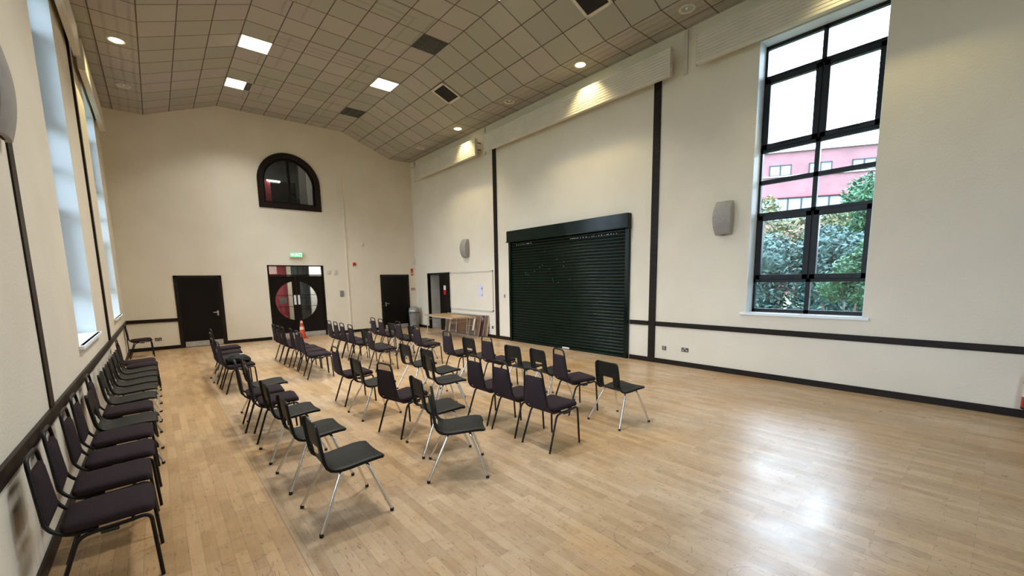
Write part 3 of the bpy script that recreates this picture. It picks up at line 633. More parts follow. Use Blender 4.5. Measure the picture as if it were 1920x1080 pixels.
def trunking(x, y, zt, zb, label, w=.05):
    s = -1 if x > 3 else 1
    r = thing('pipe_trunking', label, 'pipe', (x, y, zb), 0, 'white pipe drops beside the high panels')
    MB().box(0, s*.045, -.05, 0.02, 0, zt-zb).build('casing', 'white', r)
    MB().tube(fillet([(s*.07, -.09, zt-zb), (s*.07, -.09, .0), (s*.07, -.26, -.03)] if False else [(s*.06, -.10, zt-zb), (s*.06, -.10, .55), (s*.25, -.22, .48)], .03, 3), .012, 8).build('pipe', 'white', r, smooth=True)
trunking(XR, 4.33, 6.38, 5.60, 'white pipe casing dropping from the ceiling just right of the long panel')
trunking(XR, 10.68, 6.38, 5.60, 'white pipe casing dropping from the ceiling between the two far right panels')
trunking(XR, 15.2, 6.38, 5.60, 'white pipe casing in the far right corner below the ceiling')

# ------------------------------------------------------------------ ceiling fittings
def panel_light(x, y, label, w=.56):
    r = thing('ceiling_light', label, 'light', (x, y, ZC), 0, 'square recessed ceiling lights')
    mb = MB(); h_ = .30
    for a, b, c, d in ((-h_, h_, -h_, -h_+.02), (-h_, h_, h_-.02, h_), (-h_, -h_+.02, -h_, h_), (h_-.02, h_, -h_, h_)): mb.box(a, b, c, d, -.012, -.001)
    mb.build('frame', 'white', r)
    MB().box(-.28, -.28+w, -.28, .28, -.008, -.002).build('diffuser', 'panel_light', r)
    d = bpy.data.lights.new('panel_beam', 'AREA'); d.shape = 'RECTANGLE'; d.size = w; d.size_y = .56; d.energy = PANEL_W*w/.56; d.color = (1.0, 0.975, 0.92); d.spread = math.radians(112)
    o = bpy.data.objects.new('panel_beam', d); COL.objects.link(o); o.parent = r; o.location = (-.28+w/2, 0, -.014)
    if w < .5: MB().box(-.28+w, .28, -.28, .28, -.008, -.002).build('unlit_louvre', 'grille', r)
    return r
panel_light(2.19, 13.58, 'farthest square ceiling light, part of it an unlit dark louvre', .42)
panel_light(2.19, 11.19, 'lit square ceiling light on the left run, second from the far wall')
panel_light(2.19, 8.79, 'lit square ceiling light cut by the top edge on the left run')
panel_light(2.19, 6.39, 'lit square ceiling light on the left run just out of view')
panel_light(2.19, 4.01, 'lit square ceiling light on the left run nearly overhead')
panel_light(5.19, 11.26, 'lit square ceiling light on the right run between two grey grilles')
panel_light(5.19, 6.40, 'lit square ceiling light cut by the top edge on the right run')
def vent(x, y, label):
    r = thing('ceiling_vent', label, 'vent', (x, y, ZC), 0, 'grey grilles in the middle of the ceiling')
    MB().box(-.30, .30, -.30, .30, -.006, -.001).build('backing', 'plate', r)
    mb = MB()
    for k in range(16): mb.box(-.29, .29, -.29+k*.0375, -.275+k*.0375, -.014, -.006)
    for xx in (-.30, -.1, .1, .285): mb.box(xx, xx+.015, -.30, .30, -.016, -.006)
    mb.build('grille_bars', 'grille', r)
vent(5.19, 8.84, 'grey ceiling grille nearer the camera, between two lit panels'); vent(5.19, 13.63, 'grey ceiling grille farthest from the camera, near the back wall')
def slope_hatch(y, label):
    r = thing('speaker_grille', label, 'vent', (6.35, y, 6.718), 0, 'dark square grilles in the sloping ceiling'); r.rotation_euler = (0, math.atan2(ZC-ZS, 7.18-5.497), 0)
    mb = MB(); h_ = .30
    for a, b, c, d in ((-h_, h_, -h_, -h_+.06), (-h_, h_, h_-.06, h_), (-h_, -h_+.06, -h_, h_), (h_-.06, h_, -h_, h_)): mb.box(a, b, c, d, -.018, -.002)
    mb.build('frame', 'white', r); MB().box(-.24, .24, -.24, .24, -.012, -.002).build('mesh_panel', 'black', r)
slope_hatch(10.05, 'dark square grille in the sloping ceiling above the far ribbed panel'); slope_hatch(5.23, 'dark square grille in the sloping ceiling at the top edge of the picture')
def downlight(x, y, lit, label):
    r = thing('downlight', label, 'light', (x, y, ZS), 0, 'round downlights along both sides')
    MB().lathe([(.135, -.001), (.138, -.008), (.13, -.016), (.108, -.012), (.10, -.003)], (0, 0, 0), 28, cap0=False, cap1=False).build('trim_ring', 'white', r, smooth=True)
    if lit:
        MB().lathe([(.104, -.006), (.09, -.014), (.05, -.02), (.004, -.022)], (0, 0, 0), 24, cap0=True).build('lamp_glass', 'down_light', r, smooth=True)
        d = bpy.data.lights.new('downlight_beam', 'SPOT'); d.energy = DOWN_POWER*4.6; d.color = (1.0, 0.84, 0.42); d.shadow_soft_size = .05; d.spot_size = math.radians(104); d.spot_blend = .7
        o = bpy.data.objects.new('downlight_beam', d); COL.objects.link(o); o.parent = r; o.location = (0, 0, -.05)
    else:
        MB().lathe([(.104, -.004), (.07, -.003), (.03, -.012), (.028, -.03), (.004, -.034)], (0, 0, 0), 20).build('reflector_bowl', 'chrome', r, smooth=True)
downlight(7.49, 13.62, False, 'unlit chrome downlight over the far right corner')
downlight(7.49, 11.27, True, 'lit round downlight by the gap between the far right panels')
downlight(7.49, 8.82, False, 'unlit chrome downlight above the middle of the long ribbed panel')
downlight(7.49, 6.43, True, 'lit round downlight above the near part of the long ribbed panel')
downlight(7.49, 4.03, False, 'unlit chrome downlight above the gap right of the long panel')
downlight(-.11, 11.27, True, 'lit round downlight on the left side of the ceiling')
downlight(-.11, 13.62, False, 'unlit chrome downlight on the left side near the back wall')
downlight(-.11, 6.43, False, 'unlit chrome downlight out of view above the left wall')
downlight(7.49, 1.6, True, 'lit round downlight out of view above the tall right window')

# ------------------------------------------------------------------ small wall fittings
def speaker(side, y, z0, z1, label, hw=.16, dep=.18):
    s = -1 if side == 'R' else 1; xw = XR if side == 'R' else XL
    r = thing('wall_speaker', label, 'speaker', (xw, y, (z0+z1)/2), 0, 'curved grey wall speakers'); h_ = (z1-z0)/2
    rings = []
    for i in range(13):
        t = -1+2*i/12; d = dep*.45+dep*.55*(1-t*t); w_ = hw*(1-.12*t*t); z = t*h_
        rings.append([Vector((s*.02, w_, z)), Vector((s*d, w_, z)), Vector((s*(d+.02), w_*.85, z)), Vector((s*(d+.03), 0, z)), Vector((s*(d+.02), -w_*.85, z)), Vector((s*d, -w_, z)), Vector((s*.02, -w_, z))])
    bevel(MB().loft(rings).build('cabinet', 'grey_plastic', r, smooth=True), .004)
    MB().box(0, s*.055, -.05, .05, -.06, .06).build('bracket', 'grille', r)
    MB().box(s*dep*.25, s*dep*.42, -.05, .05, -h_-.006, -h_+.002).build('socket_slot', 'black', r)
speaker('R', 11.83, 2.59, 3.18, 'grey curved speaker on the right wall above the whiteboard')
speaker('R', 3.46, 2.56, 3.15, 'grey curved speaker on the right wall left of the tall window')
speaker('L', 4.42, 2.80, 3.48, 'grey curved speaker on the left wall, cut by the left edge', .16, .085)

ex = thing('exit_sign', 'lit green emergency exit sign with white running figure above the entrance doors', 'sign', (3.69, YB, 2.77))
bevel(MB().box(-.20, .20, -.09, 0, -.085, .085).build('housing', 'white', ex), .01)
MB().box(-.18, .18, -.094, -.09, -.065, .065).build('green_panel', 'exit_green', ex)
mb = MB()   # arrow, running figure, doorway
mb.poly([(-.16, -.097, 0), (-.12, -.097, .035), (-.12, -.097, .014), (-.07, -.097, .014), (-.07, -.097, -.014), (-.12, -.097, -.014), (-.12, -.097, -.035)], (0, .003, 0))
mb.lathe([(.011, 0), (.011, .003)], (.035, -.094, .042), 10, Matrix.Rotation(PI/2, 4, 'X'))
for p in ([(.03, .03), (.0, -.005)], [(.02, .02), (-.03, .03)], [(.02, .02), (.05, .0)], [(.0, -.005), (-.035, -.02)], [(-.035, -.02), (-.04, -.05)], [(.0, -.005), (.035, -.03)], [(.035, -.03), (.06, -.03)]):
    mb.tube([(p[0][0], -.0955, p[0][1]), (p[1][0], -.0955, p[1][1])], .006, 6)
for a, b, c, d in ((.09, .10, -.055, .055), (.155, .165, -.055, .055), (.09, .165, .045, .055)): mb.box(a, b, -.097, -.094, c, d)
mb.build('pictogram', 'exit_white', ex)

def plate_socket(x, y, z, w, face, label, cat='socket', m='plate', h=.086, grp=None, rocker=True):
    """face: 'R','L' or 'B' wall"""
    r = thing('wall_socket' if cat == 'socket' else 'wall_switch', label, cat, (x, y, z), {'R': -PI/2, 'B': 0, 'L': PI/2}[face], grp)
    bevel(MB().box(-w/2, w/2, -.01, 0, -h/2, h/2).build('face_plate', m, r), .003)
    if cat == 'socket':
        k = 2 if w > .1 else 1; mb = MB()
        for i in range(k):
            cx = (-w/4 if i == 0 else w/4) if k == 2 else 0
            MB().box(cx-.014, cx+.014, -.012, -.01, -.025, -.005).build('socket_insert', 'bin_flap', r)
        MB().box(-.012, .012, -.015, -.01, .014, .034).build('rocker_switch', 'bin_flap', r)
    elif rocker: MB().box(-.008, .008, -.016, -.01, -.014, .014).build('rocker_switch', 'bin_flap', r)
plate_socket(XR, 4.59, .335, .09, 'R', 'single grey metal socket low on the right wall beside the dark post')
plate_socket(XR, 4.135, .345, .15, 'R', 'double grey metal socket with white inserts low on the right wall below the window side')
plate_socket(XR, 10.765, .32, .15, 'R', 'double metal socket low on the wall beside the leaning tables')
plate_socket(XR, 10.505, .335, .09, 'R', 'single metal socket low on the wall next to the far dark post')
plate_socket(-.075, YB, .315, .15, 'B', 'double socket on the back wall behind the lone corner chair')
plate_socket(6.135, YB, .315, .15, 'B', 'double socket low on the back wall left of the right dark door')
plate_socket(XR, 9.87, 1.335, .05, 'R', 'small grey key switch on the wall left of the green shutter', 'switch', h=.10)
tag(bevel(MB().box(-.045, .045, -.03, 0, -.06, .06).build('wall_switch', 'white', loc=(4.69, YB, 2.20)), .004), 'left of two small white boxes right of the entrance doors', 'switch', 'small white boxes by the entrance')
tag(bevel(MB().box(-.04, .04, -.03, 0, -.075, .075).build('wall_switch', 'white', loc=(4.925, YB, 2.20)), .004), 'right of two small white boxes right of the entrance doors', 'switch', 'small white boxes by the entrance')
ip = thing('intercom_panel', 'grey louvred metal panel on the back wall right of the entrance doors', 'panel', (5.11, YB, 1.44))
bevel(MB().box(-.07, .07, -.02, 0, -.11, .11).build('face_plate', 'grey_plastic', ip), .004)
mb = MB(); [mb.box(-.055, .055, -.024, -.02, z, z+.012) for z in (-.08, -.045, -.01, .025, .06)]; mb.build('louvre_slot', 'grille', ip)
fa = thing('fire_alarm_sounder', 'round red fire alarm sounder on the back wall', 'alarm', (5.63, YB, 2.49))
X90 = Matrix.Rotation(PI/2, 4, 'X')
MB().lathe([(.05, 0), (.055, .02), (.05, .05), (.02, .06), (.004, .06)], (0, 0, 0), 20, X90).build('body', 'red', fa, smooth=True); MB().box(-.055, .055, -.015, 0, -.055, .055).build('base', 'red', fa)
se = thing('motion_sensor', 'small beige sensor dome high on the back wall between the doors', 'sensor', (5.96, YB, 3.21))
MB().lathe([(.06, 0), (.06, .02), (.045, .04), (.004, .05)], (0, 0, 0), 18, X90).build('dome', 'white', se, smooth=True)
tag(bevel(MB().box(-.05, .05, -.05, 0, -.09, .09).build('motion_sensor', 'bin_flap', loc=(XR-.06, YB, 2.62)), .015), 'white corner sensor box where back and right walls meet', 'sensor')
sg = thing('fire_sign', 'small red fire point sign with white symbol left of the corner', 'sign', (7.91, YB, 2.20))
MB().box(-.05, .05, -.006, 0, -.14, .14).build('sign_plate', 'red', sg); mb = MB(); mb.box(-.03, .03, -.008, -.006, -.11, -.02); mb.box(-.02, .02, -.008, -.006, .03, .045); mb.build('white_symbol', 'paper', sg)
mb = MB(); mb.poly([(-.03, -.009, -.1), (.03, -.009, -.1), (0, -.009, -.04)], (0, .001, 0)); mb.build('red_symbol', 'red', sg)
cp = thing('call_point', 'small brown and white plate beside the right dark door', 'call point', (7.92, YB, 1.53))
MB().box(-.07, .07, -.03, 0, -.045, .045).build('body', 'brown_plate', cp); MB().box(-.05, .05, -.032, -.03, -.02, .015).build('label_strip', 'white', cp)
pt_ = thing('pipe_trunking', 'thin vertical white trunking running down the back wall', 'pipe', (5.36, YB, .1))
bevel(MB().box(-.022, .022, -.022, 0, 0, 4.6).build('casing', 'wall', pt_), .004); MB().tube([(0, -.008, 4.6), (0.02, -.008, 5.6)], .006, 6).build('cable', 'wall', pt_)
# whiteboard and its poster
wb = thing('whiteboard', 'wide cream noticeboard panel with pale rails on the right wall beyond the dark post', 'noticeboard', (XR, 11.67, .86)); off = Vector((-XR, -11.67, -.86))
MB().box(XR-.012, XR, 10.44, 12.89, .87, 2.11).build('board', 'wall', wb, loc=off)
for a, b, c, d in ((10.42, 12.92, .84, .88), (10.42, 12.92, 2.09, 2.13), (10.42, 10.45, .84, 2.13), (12.88, 12.92, .84, 2.13)): MB().box(XR-.03, XR, a, b, c, d).build('edge_rail', 'white', wb, loc=off)
po = thing('poster', 'pale lilac printed sheet pinned on the noticeboard', 'poster', (XR-.0125, 11.09, 1.28))
MB().box(-.002, 0, -.125, .125, 0, .39).build('sheet', 'blue_print', po)
mb = MB(); mb.box(-.004, -.002, -.105, -.06, .24, .31); mb.box(-.004, -.002, -.105, -.07, .05, .09); mb.build('dark_picture', 'dark_print', po)
mb = MB(); [mb.box(-.004, -.002, -.04+.02*(k % 2), .11, .03+k*.033, .037+k*.033) for k in range(11)]; mb.build('text_lines', 'paper', po)
# fire extinguisher cut by the right edge
fe = thing('fire_extinguisher', 'red fire extinguisher with white label on the right wall, cut by the edge', 'fire extinguisher', (XR-.11, -.295, .13))
MB().lathe([(.04, 0), (.078, .005), (.08, .03)], (0, 0, 0), 24).build('base_ring', 'rubber', fe, smooth=True)
MB().lathe([(.08, .03), (.08, .36), (.07, .41), (.04, .44), (.022, .45), (.022, .47)], (0, 0, 0), 24).build('cylinder', 'red', fe, smooth=True)
mb = MB(); mb.lathe([(.0815, .16), (.0815, .32)], (0, 0, 0), 24, cap0=False, cap1=False); mb.build('label', 'paper', fe, smooth=True)
mb = MB(); mb.box(-.02, .02, -.02, .02, .47, .50); mb.box(-.10, .02, -.012, .012, .50, .515); mb.box(-.08, .02, -.012, .012, .53, .542); mb.build('handle', 'rubber', fe)
MB().tube(fillet([(0, -.02, .48), (0, -.10, .46), (0, -.105, .25), (0, -.09, .12)], .05, 4), .011, 8).build('hose', 'rubber', fe, smooth=True)
MB().box(.06, .11, -.03, .03, .1, .4).build('wall_bracket', 'rubber', fe)

# ------------------------------------------------------------------ bin, tables, cone
bn = thing('litter_bin', 'grey swing-top litter bin with pale domed flap in the far right corner', 'bin', (7.76, 15.22, 0))
MB().lathe([(.17, 0), (.175, .01), (.205, .58), (.215, .60), (.215, .63), (.2, .64)], (0, 0, 0), 32).build('body', 'bin', bn, smooth=True)
MB().lathe([(.218, .60), (.222, .60), (.222, .625), (.218, .625)], (0, 0, 0), 32, cap0=False, cap1=False).build('rim_band', 'rubber', bn, smooth=True)
MB().lathe([(.212, .63), (.205, .72), (.17, .80), (.11, .845), (.004, .862)], (0, 0, 0), 32).build('domed_lid', 'bin', bn, smooth=True)
mb = MB()
Rf = Matrix.Rotation(math.radians(-138), 4, 'Z')
rings = []
for i in range(7):
    a = math.radians(8+i*10); rings.append([Rf @ Vector((.219*math.cos(a)*math.cos(b), .219*math.cos(a)*math.sin(b), .635+.225*math.sin(a))) for b in [math.radians(-38+76*k/10) for k in range(11)]])
vv = [[mb.bm.verts.new(p) for p in r_] for r_ in rings]
for A, B in zip(vv, vv[1:]):
    for k in range(10): mb.bm.faces.new((A[k], A[k+1], B[k+1], B[k]))
fo = mb.build('swing_flap', 'bin_flap', bn, smooth=True); so = fo.modifiers.new('thick', 'SOLIDIFY'); so.thickness = .006

tb = thing('folding_table', 'oak-topped folding table standing open in front of the store doorway', 'table', (7.27, 11.85, 0), math.radians(-4))
bevel(MB().box(-.40, .40, -1.0, 1.0, .672, .70).build('tabletop', 'table_wood', tb), .006)
mb = MB(); [mb.box(a, b, c, d, .66, .685) for a, b, c, d in ((-.405, -.385, -1.0, 1.0), (.385, .405, -1.0, 1.0), (-.4, .4, -1.005, -.985), (-.4, .4, .985, 1.005))]; mb.build('edge_frame', 'alu', tb)
for sx in (-1, 1):
    for sy in (-1, 1):
        MB().tube([(sx*.34, sy*.82, .665), (sx*.36, sy*(.92 if sy > 0 else .60), .0)], .015, 8).build('leg', 'alu', tb, smooth=True)
for sy in (-1, 1): MB().tube([(-.34, sy*.84, .55), (.34, sy*.84, .55)], .012, 8).build('cross_bar', 'alu', tb, smooth=True)
def folded_table(x, y, tilt, label, m):
    r = thing('folded_table', label, 'table', (x, y, 0), 0, 'folded tables leaning below the noticeboard'); r.rotation_euler = (0, math.radians(tilt), math.radians(1.5))
    h_, l_ = .70, .98
    bevel(MB().box(-.012, .012, -l_, l_, .015, h_).build('tabletop', m, r), .003)
    mb = MB()
    for a, b, c, d in ((-l_-.015, -l_, 0.0, h_+.01), (l_, l_+.015, 0.0, h_+.01), (-l_, l_, h_, h_+.015), (-l_, l_, 0.0, .015)): mb.box(-.022, .014, a, b, c, d)
    mb.build('edge_frame', 'alu', r)
    for y0_ in (-.82, .25):
        for dy in (0, .45):
            MB().tube([(-.035, y0_+dy, .05), (-.035, y0_+dy+.12, h_-.05)], .013, 8).build('leg', 'alu', r, smooth=True)
        mb = MB()
        for zz in (.10, .34, .58): mb.tube([(-.035, y0_+.02+.02*zz, zz), (-.035, y0_+.47+.2*zz, zz)], .009, 8)
        mb.build('cross_bar', 'alu', r, smooth=True)
folded_table(7.80, 11.95, 13, 'outermost folded table leaning on the wall, brown board with silver leg frame', 'hardboard')
folded_table(7.865, 11.80, 12, 'middle folded table of those leaning on the wall', 'maroon')
folded_table(7.93, 11.66, 9, 'innermost folded table leaning right against the wall', 'hardboard')
cb = MB().box(-.006, .006, -.05, .05, 0, .38).build('paper_sheet', 'paper', loc=(7.79, 11.22, .2)); cb.rotation_euler = (0, math.radians(14), 0)
tag(cb, 'white paper sheet tucked in the leg frame of the leaning tables', 'paper')
co = thing('traffic_cone', 'orange traffic cone with pale bands in front of the entrance doors', 'cone', (3.60, 15.12, 0))
MB().box(-.15, .15, -.15, .15, 0, .025).build('base', 'orange', co)
MB().lathe([(.115, .025), (.036, .56), (.03, .60), (.02, .605)], (0, 0, 0), 24).build('body', 'orange', co, smooth=True)
for a, b in ((.30, .40), (.52, .585)):
    r_ = lambda z: .115-.079*(z-.025)/.535+.0015
    MB().lathe([(r_(a), a), (r_(b), b)], (0, 0, 0), 24, cap0=False, cap1=False).build('reflective_band', 'cone_band', co, smooth=True)

# ------------------------------------------------------------------ chairs
def make_padded():
    t = thing('padded_chair', 'x', 'chair')
    for s in (-1, 1):
        MB().tube(fillet([(.235, s*.212, 0), (.215, s*.20, .418), (.12, s*.195, .405)], .05, 5), .0112, 9).build('leg', 'black_tube', t, smooth=True)
        MB().tube(fillet([(-.235, s*.215, 0), (-.105, s*.195, .385), (0, s*.193, .398)], .05, 5), .0112, 9).build('leg', 'black_tube', t, smooth=True)
    mb = MB()
    for s in (-1, 1): mb.tube([(.14, s*.1955, .4055), (-.02, s*.193, .395)], .0112, 9)
    for x in (.13, -.03): mb.tube([(x, -.195, .402), (x, .195, .402)], .009, 8)
    mb.build('seat_frame', 'black_tube', t, smooth=True)
    mb = MB(); pth = [(-.02, -.165, .402), (-.15, -.17, .400), (-.225, -.182, .475), (-.262, -.128, .872), (-.262, .128, .872), (-.225, .182, .475), (-.15, .17, .400), (-.02, .165, .402)]
    mb.tube(fillet(pth, .055, 6), .0108, 9); mb.build('back_frame', 'black_tube', t, smooth=True)
    mb = MB(); pad(mb, .205, .198, .062, .045, Matrix.Translation((.028, 0, .445)) @ Matrix.Rotation(math.radians(-2.5), 4, 'Y'), .008, taper=.08, bend=lambda x, y: -.012*max(0, (x-.12)/.08)**2); mb.build('seat', 'fabric', t, smooth=True)
    # backrest: local x up, y across, z forward; narrower toward the top
    c0, c1 = Vector((-.224, 0, .470)), Vector((-.252, 0, .792)); ax = (c1-c0).normalized(); az = Vector((0, 1, 0)).cross(ax) * -1
    fx = -ax; ay = Vector((0, 1, 0)); az = fx.cross(ay)
    mt = Matrix((( fx.x, ay.x, az.x, 0), (fx.y, ay.y, az.y, 0), (fx.z, ay.z, az.z, 0), (0, 0, 0, 1))); mt.translation = (c0+c1)/2
    if (mt.to_3x3() @ Vector((0, 0, 1))).x < 0: mt = mt @ Matrix.Rotation(PI, 4, 'X')
    mb = MB(); pad(mb, (c1-c0).length/2, .172, .036, .022, mt, .006, taper=.27); mb.build('backrest', 'fabric', t, smooth=True)
    bevel(MB().box(-.01, .07, -.215, -.19, .375, .392).build('stacking_bumper', 'rubber', t), .003)
    return t
def make_plastic():
    t = thing('plastic_chair', 'x', 'chair')
    prof = [(.258, .412, .150), (.262, .430, .182), (.250, .446, .200), (.205, .452, .210), (.14, .450, .213), (.07, .444, .212), (.0, .436, .209), (-.06, .431, .205), (-.11, .433, .201), (-.145, .445, .198), (-.168, .468, .195), (-.180, .498, .193),
            (-.186, .53, .193), (-.191, .565, .193), (-.196, .60, .192), (-.201, .64, .191), (-.206, .68, .189), (-.211, .72, .187), (-.215, .755, .183), (-.217, .778, .172), (-.218, .790, .148)]
    us = [-1, -.975, -.92, -.8, -.6, -.42, -.30, -.15, 0, .15, .30, .42, .6, .8, .92, .975, 1]
    bm_ = MB(); V = []
    for i, (x, z, w_) in enumerate(prof):
        a, b = prof[max(i-1, 0)], prof[min(i+1, len(prof)-1)]
        tx, tz = b[0]-a[0], b[1]-a[1]; l_ = math.hypot(tx, tz); nx, nz = -tz/l_, tx/l_     # points away from the sitter
        if nz > 0 and i < 8: nx, nz = -nx, -nz
        if i >= 8 and nx > 0: nx, nz = -nx, -nz
        row = []
        for u in us:
            lip = .027 if abs(u) == 1 else (.007 if abs(u) == .975 else (.001 if abs(u) == .92 else 0)); e = .93 if abs(u) == 1 else 1
            dish = (.012*(1-u*u) if i < 10 else .014*(1-u*u))
            yy = u*w_
            row.append(bm_.bm.verts.new((x+nx*(lip+dish-.008), yy, z+nz*(lip+dish-.008))))
        V.append(row)
    for i in range(len(prof)-1):
        for k in range(len(us)-1):
            uc = abs(us[k]+us[k+1])/2
            if i == 10 and uc < .42: continue
            if 11 <= i < 14 and uc < .42: continue
            bm_.bm.faces.new((V[i][k], V[i][k+1], V[i+1][k+1], V[i+1][k]))
    for s_ in (-1, 1):
        for z in (.495, .525, .555): bm_.box(-.196, -.184, s_*.150-.02, s_*.150+.02, z, z+.009)
    sh_ = bm_.build('seat_shell', 'plastic', t, smooth=True, recalc=True)
    so = sh_.modifiers.new('thick', 'SOLIDIFY'); so.thickness = .006; so.offset = 0
    for sx, xt in ((-1, -.075), (1, .125)):
        for sy in (-1, 1):
            lg = MB().tube(fillet([(xt*.9, sy*.10, .412), (xt, sy*.178, .408), (sx*.268, sy*.262, .012)], .05, 5), .0118, 9).build('leg', 'chrome', t, smooth=True)
            d = Vector((sx*.268-xt, sy*(.262-.178), -.396)).normalized(); p = Vector((sx*.268, sy*.262, .012))
            MB().lathe([(.013, 0), (.0155, .006), (.0150, .022), (.0125, .026)], (sx*.266, sy*.261, 0), 10).build('foot_cap', 'rubber', lg, smooth=True)
    mb = MB()
    for x in (-.068, .112): mb.tube([(x, -.12, .412), (x, .12, .412)], .0105, 8)
    mb.box(-.07, .115, -.10, -.085, .412, .420); mb.box(-.07, .115, .085, .10, .412, .420); mb.build('seat_frame', 'chrome', t, smooth=True)
    return t
padA = make_padded(); plaB = make_plastic(); used = {'A': False, 'B': False}
def chair(kind, x, y, deg, label, group):
    base = padA if kind == 'A' else plaB
    if not used[kind]:
        used[kind] = True; base.location = (x, y, 0); base.rotation_euler = (0, 0, math.radians(deg)); base['label'] = label; base['group'] = group; return base
    return dup(base, (x, y, 0), math.radians(deg), label, group)
PA, PB = 'purple padded chair with black frame', 'black plastic chair with chrome legs'
ORD = [q+' camera' for q in ('nearest', 'second from', 'third from', 'fourth from', 'fifth from', 'sixth from', 'seventh from', 'eighth from', 'ninth from', 'tenth from', 'eleventh from', 'twelfth from')]+['farthest from camera']
ROWS = [
 ('chairs lined against the left wall', 'against the left wall', [
  ('A', -.37, 3.50, 0), ('A', -.385, 4.06, 2), ('A', -.37, 4.60, 0), ('A', -.38, 5.18, 0), ('B', -.375, 5.70, 0), ('A', -.385, 6.27, 0), ('B', -.38, 6.90, 0), ('B', -.375, 7.50, 0), ('B', -.37, 8.05, 0), ('B', -.365, 8.60, 0), ('B', -.365, 9.145, 0), ('A', -.33, 9.675, 0), ('A', -.36, 10.15, 0)]),
 ('near chairs of the leftmost row', 'in near block of leftmost row', [
  ('B', 1.0, 3.28, 0), ('B', .985, 4.11, 0), ('B', .98, 4.91, 0), ('A', .965, 5.56, -5), ('A', .92, 6.08, -4), ('B', 1.03, 6.61, 0)]),
 ('far chairs of the leftmost row', 'in far block of leftmost row', [
  ('A', .955, 8.48, 3), ('A', .93, 9.02, 0), ('B', .93, 9.67, 0), ('A', 1.0, 10.17, 0), ('A', 1.08, 10.98, 0)]),
 ('near chairs of the second row', 'in near block of second row', [
  ('B', 2.07, 3.31, -31), ('B', 2.23, 3.95, -8), ('A', 2.18, 4.64, 12), ('B', 2.17, 5.58, 0), ('A', 2.19, 6.36, 0)]),
 ('far chairs of the second row', 'in far block of second row', [
  ('A', 2.28, 8.61, -5), ('A', 2.33, 9.16, 0), ('A', 2.34, 9.68, -3), ('A', 2.29, 10.20, 0), ('A', 2.29, 10.67, 0), ('A', 2.29, 11.13, 0)]),
 ('near chairs of the third row', 'in near block of third row', [
  ('A', 3.20, 3.155, 0), ('A', 3.215, 3.73, 0), ('A', 3.23, 4.28, 0), ('B', 2.96, 5.00, -12), ('B', 3.25, 5.60, 0), ('B', 3.25, 6.33, 0)]),
 ('far chairs of the third row', 'in far block of third row', [
  ('A', 3.49, 8.34, -4), ('B', 3.58, 8.92, 0), ('A', 3.52, 9.53, 0), ('A', 3.52, 10.08, 0), ('A', 3.52, 10.54, 0), ('A', 3.52, 11.02, 0)]),
 ('near chairs of the row beside the shutter', 'in near block of shutter row', [
  ('B', 4.35, 3.08, -7), ('A', 4.32, 3.79, -15), ('B', 4.40, 4.36, -8), ('B', 4.38, 4.93, 0), ('A', 4.42, 5.60, 0), ('B', 4.42, 6.20, 0), ('A', 4.33, 6.72, 0)]),
 ('far chairs of the row beside the shutter', 'in far block of shutter row', [
  ('A', 4.45, 8.17, 0), ('B', 4.66, 8.86, 0), ('A', 4.60, 9.38, 0), ('B', 4.66, 9.98, 0), ('A', 4.61, 10.42, 0), ('A', 4.62, 10.95, 0)]),
]
chair_objs = {}
for g, where, lst in ROWS:
    for i, (k, x, y, a) in enumerate(lst):
        o = ORD[i] if i < len(lst)-1 else 'farthest from camera'
        base = {'A': PA, 'B': PB}[k]
        chair_objs[(g, i)] = chair(k, x, y, a, '%s, %s %s' % (base, o, where), g)
chair('A', -.43, 14.36, 4, 'lone purple-grey padded chair in the far left corner by the back wall', 'chair in the corner')

# grey bag lying on the far leftmost padded chair
bgx = thing('grey_bag', 'grey nylon bag with pale badge lying on a padded chair in the leftmost row', 'bag', (.99, 8.48, .49), math.radians(8))
mb = MB(); random.seed(5); rings = []
for i in range(9):
    t = i/8; x = -.19+.34*t; rr = math.sin(PI*(.08+.84*t))**.5
    rings.append([Vector((x, .17*rr*math.cos(a), max(0, .065*rr+.075*rr*math.sin(a)+.01*noise.noise(Vector((x*14, math.cos(a)*3, math.sin(a)*3)))))) for a in [2*PI*k/16 for k in range(16)]])
mb.loft(rings); mb.build('body', 'bag', bgx, smooth=True)
MB().lathe([(.035, 0), (.035, .004)], (.03, -.05, .136), 16).build('badge', 'bin_flap', bgx)
MB().tube(fillet([(-.15, -.1, .05), (-.1, -.16, .10), (.05, -.17, .05), (.12, -.12, .03)], .05, 4), .009, 8).build('strap', 'rubber', bgx, smooth=True)

# ------------------------------------------------------------------ outside the right window
gr = MB().box(XR+WT+.1, 140, -70, 90, -.5, -.35).build('ground', 'ground'); struct(gr)
gr2 = MB().box(-60, XL-WT-.1, -70, 90, -.5, -.35).build('ground', 'ground'); struct(gr2)
K60 = 2.4; camv = Vector((0, 0, CAMH)); p0 = camv+(Vector((24.2155, 6.2137, 7.6643))-camv)*K60
ua = math.radians(-57); fb = thing('brick_building', 'long red brick building with ribbon windows beyond the trees outside the tall window', 'building', (p0.x, p0.y, -.4), ua)
zz = lambda z: 1.797+(z-1.797)*K60+.4      # height over the building base
uu = lambda u: u*K60
mb = MB(); n_y = 10   # local x along the face, local +y away from the hall
mb.box(uu(-9), uu(9), 0, n_y, 0, zz(7.60)); wl = mb.build('wall', 'brick', fb)
MB().box(uu(-9.05), uu(9.05), -.25, n_y+.2, zz(7.60), zz(7.67)).build('roof_coping', 'foyer_grey', fb)
MB().box(uu(-9.02), uu(9.02), -.18, 0, zz(6.47), zz(6.53)).build('string_course', 'foyer_grey', fb)
MB().box(uu(-9.02), uu(9.02), -.35, 0, zz(5.50), zz(5.58)).build('string_course', 'red_wall', fb)
